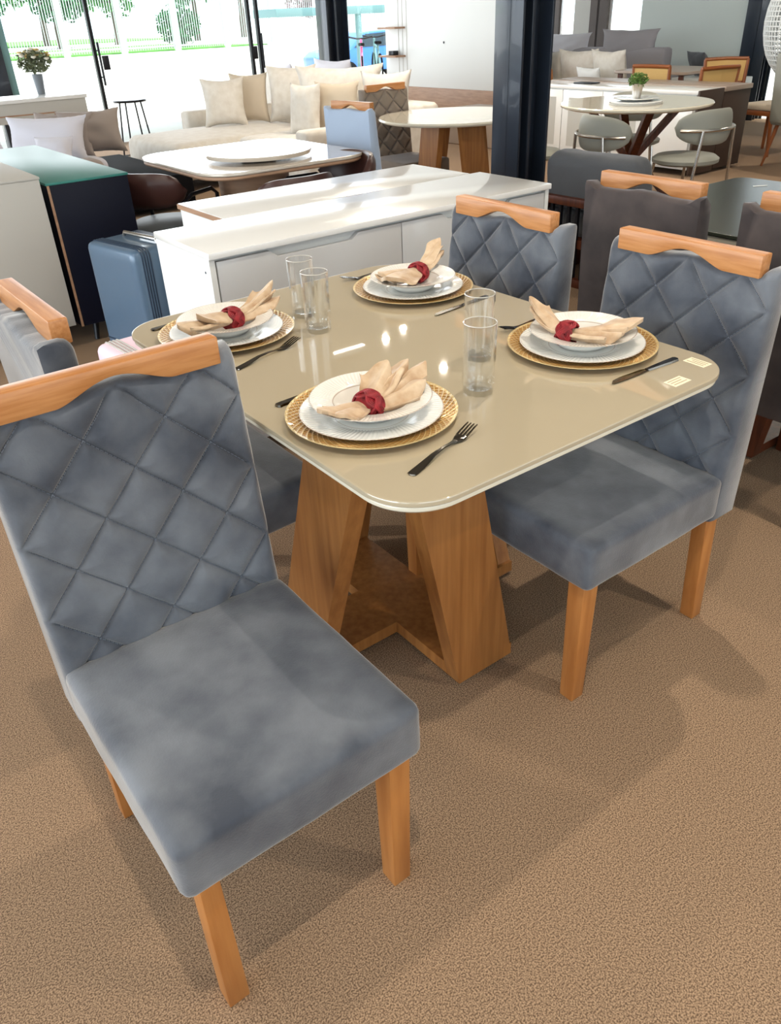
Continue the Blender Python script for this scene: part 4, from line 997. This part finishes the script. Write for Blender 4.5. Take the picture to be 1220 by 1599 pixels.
for k in range(26):
    an = rnd.uniform(0, 6.28); r_ = rnd.uniform(0.02, 0.19); z = 0.36+0.13*math.sqrt(max(0, 1-(r_/0.2)**2))*rnd.uniform(0.5, 1.1)
    mb = MB(); 
    for q in range(3): mb.lathe([(0.0, -0.02), (0.018+q*0.005, -0.005), (0.026+q*0.004, 0.012-q*0.004), (0.012, 0.008)], 9, cx=0, cy=0, cz=0)
    o = mb.build('flower', FLY if k % 2 else FLW, t, smooth=True); o.location = (r_*math.cos(an), r_*math.sin(an), z)
t = thing('bar_stool', 'tall thin metal bar stool between the console and the cream sofa', 'stool', (3.54, 9.36, 0))
MB().lathe([(0.0, 0.735), (0.17, 0.735), (0.18, 0.745), (0.17, 0.757), (0.0, 0.755)], 32).build('seat', BLACKM, t, smooth=True)
for k in range(4):
    an = R(45+90*k); MB().tube([(0.12*math.cos(an), 0.12*math.sin(an), 0.735), (0.21*math.cos(an), 0.21*math.sin(an), 0)], 0.009, 8).build('leg', BLACKM, t, smooth=True)
MB().tube([(0.185*math.cos(R(45+90*k)), 0.185*math.sin(R(45+90*k)), 0.2) for k in range(4)], 0.007, 6, closed=True).build('foot_rest', BLACKM, t, smooth=True)
t = thing('low_sofa', 'low sofa on a black platform with pale cushions behind the navy cabinet', 'sofa', (1.9, 8.0, 0))
MB().box(-1.3, 1.25, -0.85, 0.9, 0.05, 0.30).build('platform', BLACKF, t, bevel=0.01)
softbox(1.9, 1.3, 0.18, 0.06, 14, 0.01, 0.003, 1, T(-0.30, 0.15, 0.37)).build('seat_cushion', LAV, t, smooth=True)
softbox(0.85, 0.28, 0.34, 0.07, 12, 0.0, 0.002, 1, T(0.08, -0.70, 0.33)).build('armrest', TAUPEP, t, smooth=True)
G11 = 'pale cushions on the low sofa'
cushion('cushion', 'warm grey cushion at the right end of the low sofa', 2.58, 7.88, 0.455, 0.54, 0.37, 0.22, R(-14), -0.25, TAUPEP, 31, G11, flange=0.02)
cushion('cushion', 'pale cushion left of the warm grey one on the low sofa', 2.10, 7.70, 0.45, 0.70, 0.38, 0.24, R(-40), -0.35, LAV, 32, G11, flange=0.02)
cushion('cushion', 'taupe cushion wedged between the pale and the warm grey cushions', 2.33, 7.98, 0.45, 0.56, 0.37, 0.14, R(-46), -0.30, TAUPEP, 33, G11, flange=0.02)
cushion('cushion', 'pale cushion at the left picture edge on the low sofa', 1.62, 8.30, 0.45, 0.60, 0.38, 0.22, R(0), -0.35, LAV, 34, G11)
cushion('cushion', 'small grey-beige cushion lying just behind the teal cabinet top', 2.00, 7.22, 0.50, 0.32, 0.22, 0.14, R(-40), -0.5, LAV, 35, G11)


# ------------------------------------------------------------------ outside
struct(MB().box(-40, 31, 54.6, 72, -0.03, 0.03).build('lawn_strip', GRASS)); struct(MB().box(-60, 44, 95, 138, -0.03, 0.06).build('lawn', GRASS))
t = thing('fence', 'tall white vertical-bar fence across the far side of the forecourt', 'fence', (0, 54, 0))
for k in range(14):
    x0 = 3.2+k*3.5
    mb = MB()
    for q in range(22): xx = x0+0.1+q*0.157; mb.box(xx-0.022, xx+0.022, -0.02, 0.02, 0.1, 4.6)
    mb.box(x0, x0+3.5, -0.03, 0.03, 4.0, 4.1); mb.box(x0, x0+3.5, -0.03, 0.03, 0.2, 0.3)
    mb.build('fence_panel', BARS, t); MB().box(x0-0.17, x0+0.17, -0.1, 0.1, 0, 4.8).build('post', FENCE, t)
def tree(label, x, y, h, rx, rz_, m, seed, n=2400):
    t = thing('tree', label, 'tree', (x, y, 0), group='trees beyond the white fence')
    MB().tube([(0, 0, -0.1), (0.1, 0, h*0.3), (0, 0.1, h*0.6)], [0.35, 0.26, 0.14], 8).build('trunk', BARK, t, smooth=True)
    mb = MB(); rnd = random.Random(seed)
    for k in range(7): leaves(mb, (rnd.uniform(-rx, rx)*0.6, rnd.uniform(-rx, rx)*0.5, h*0.68+rnd.uniform(-0.5, 1)*rz_*0.5), rx*0.55, rx*0.55, rz_*0.5, n//7, 0.42, seed*9+k)
    mb.build('foliage', m, t)
tree('dense green tree beyond the fence, leftmost', 17, 78, 7.2, 3.6, 4.2, TREELD, 1); tree('green tree beyond the fence between the first two posts', 24.5, 78, 7.0, 3.4, 4.2, TREELD, 2)
tree('light green tree beyond the fence left of the glass door', 31, 82, 7.0, 3.4, 4.0, TREEL, 3); tree('tree beyond the fence just right of the glass door', 38, 80, 7.4, 3.4, 4.0, TREELD, 4)
tree('tall green tree beyond the fence, rising between two others', 20.5, 90, 9.0, 4.2, 4.4, TREELD, 6); tree('pale green tree in the gap behind the second fence post', 28.5, 95, 9.5, 4.0, 4.4, TREEL, 7)
tree('small loose tree beyond the fence above the round bush', 45, 84, 7.8, 2.6, 2.6, TREEL, 5)
o = leaves(MB(), (0, 0, 1.3), 1.5, 1.5, 1.3, 900, 0.22, 8).build('round_bush', TREELD, None, loc=(27.2, 60, 0)); tag(o, 'round clipped green bush behind the fence', 'bush')
o = leaves(MB(), (0, 0, 1.3), 2.6, 1.2, 0.9, 700, 0.25, 9).build('flowering_bush', mat('mauve_foliage', (150, 120, 130), 0.8), None, loc=(42.0, 66, 1.0)); tag(o, 'mauve-brown shrub far out in the forecourt', 'bush')
# canopy with posts, car, bikes
t = thing('steel_canopy', 'pale teal steel canopy outside beyond the glass front column', 'canopy', (13.0, 19.5, 0))
MB().box(-1.9, 1.8, -0.5, 0.6, 1.46, 1.63).build('beam', CYANS, t, bevel=0.01)
for x in (0.0, 0.52): MB().tube([(x, -0.4, -0.04 if x < 0.3 else -0.1), (x, -0.4, 1.46)], 0.08 if x > 0.3 else 0.04, 16).build('post', CYANS, t, smooth=True)
t = thing('car', 'bright blue car parked outside, seen between the posts', 'car', (18.0, 24.8, -0.45), R(-6))
prof = [(-2.1, 0.35), (-2.15, 0.75), (-1.9, 0.92), (-1.25, 0.98), (-0.7, 1.42), (0.55, 1.46), (1.25, 1.02), (1.95, 0.88), (2.1, 0.6), (2.05, 0.32)]
MB().prism(prof, -0.85, 0.85, Matrix(((1, 0, 0, 0), (0, 0, 1, 0), (0, 1, 0, 0), (0, 0, 0, 1)))).build('body', CARBLUE, t, bevel=0.06, seg=3)
MB().prism([(-1.1, 1.0), (-0.66, 1.36), (0.5, 1.40), (1.1, 1.02)], -0.86, 0.86, Matrix(((1, 0, 0, 0), (0, 0, 1, 0), (0, 1, 0, 0), (0, 0, 0, 1)))).build('side_windows', DGLASS, t)
for x in (-1.35, 1.3):
    for y in (-0.84, 0.84): MB().lathe([(0.0, -0.1), (0.31, -0.1), (0.32, 0.0), (0.31, 0.1), (0, 0.1)], 28).build('wheel', BLACKF, t, smooth=True, auto=40).matrix_local = T(x, y, 0.32, R(90))
MB().tube([(-1.7, -0.5, 1.0)]*1+[(-1.7, 0.5, 1.0)], 0.01).build('wiper', BLACKM, t) if False else None
def bike(label, loc, rz, m, g):
    t = thing('bicycle', label, 'bicycle', loc, rz, g)
    for x in (-0.52, 0.52):
        MB().tube([(x+0.33*math.cos(2*PI*k/32), 0, 0.34+0.33*math.sin(2*PI*k/32)) for k in range(32)], 0.022, 6, closed=True).build('wheel', BLACKF, t, smooth=True)
    mb = MB()
    for p, q in (((-0.52, 0, 0.34), (-0.12, 0, 0.3)), ((-0.12, 0, 0.3), (-0.25, 0, 0.85)), ((-0.52, 0, 0.34), (-0.22, 0, 0.75)), ((-0.22, 0, 0.78), (0.36, 0, 0.85)), ((-0.12, 0, 0.3), (0.36, 0, 0.82)), ((0.52, 0, 0.34), (0.34, 0, 0.98))): mb.tube([p, q], 0.026, 8)
    mb.build('frame', m, t, smooth=True)
    MB().tube([(0.30, -0.28, 1.04), (0.38, -0.1, 1.0), (0.38, 0.1, 1.0), (0.30, 0.28, 1.04)], 0.018, 8).build('handlebar', BLACKM, t, smooth=True)
    softbox(0.24, 0.14, 0.06, 0.02, 6, mtx=T(-0.27, 0, 0.9)).build('saddle', BLACKF, t, smooth=True)
bike('pink bicycle parked outside in front of the blue car', (12.15, 17.1, -0.03), R(55), PINKM, 'parked bicycles'); bike('second bicycle parked outside beside the teal post', (12.95, 17.6, -0.03), R(62), CYANS, 'parked bicycles')
t = None
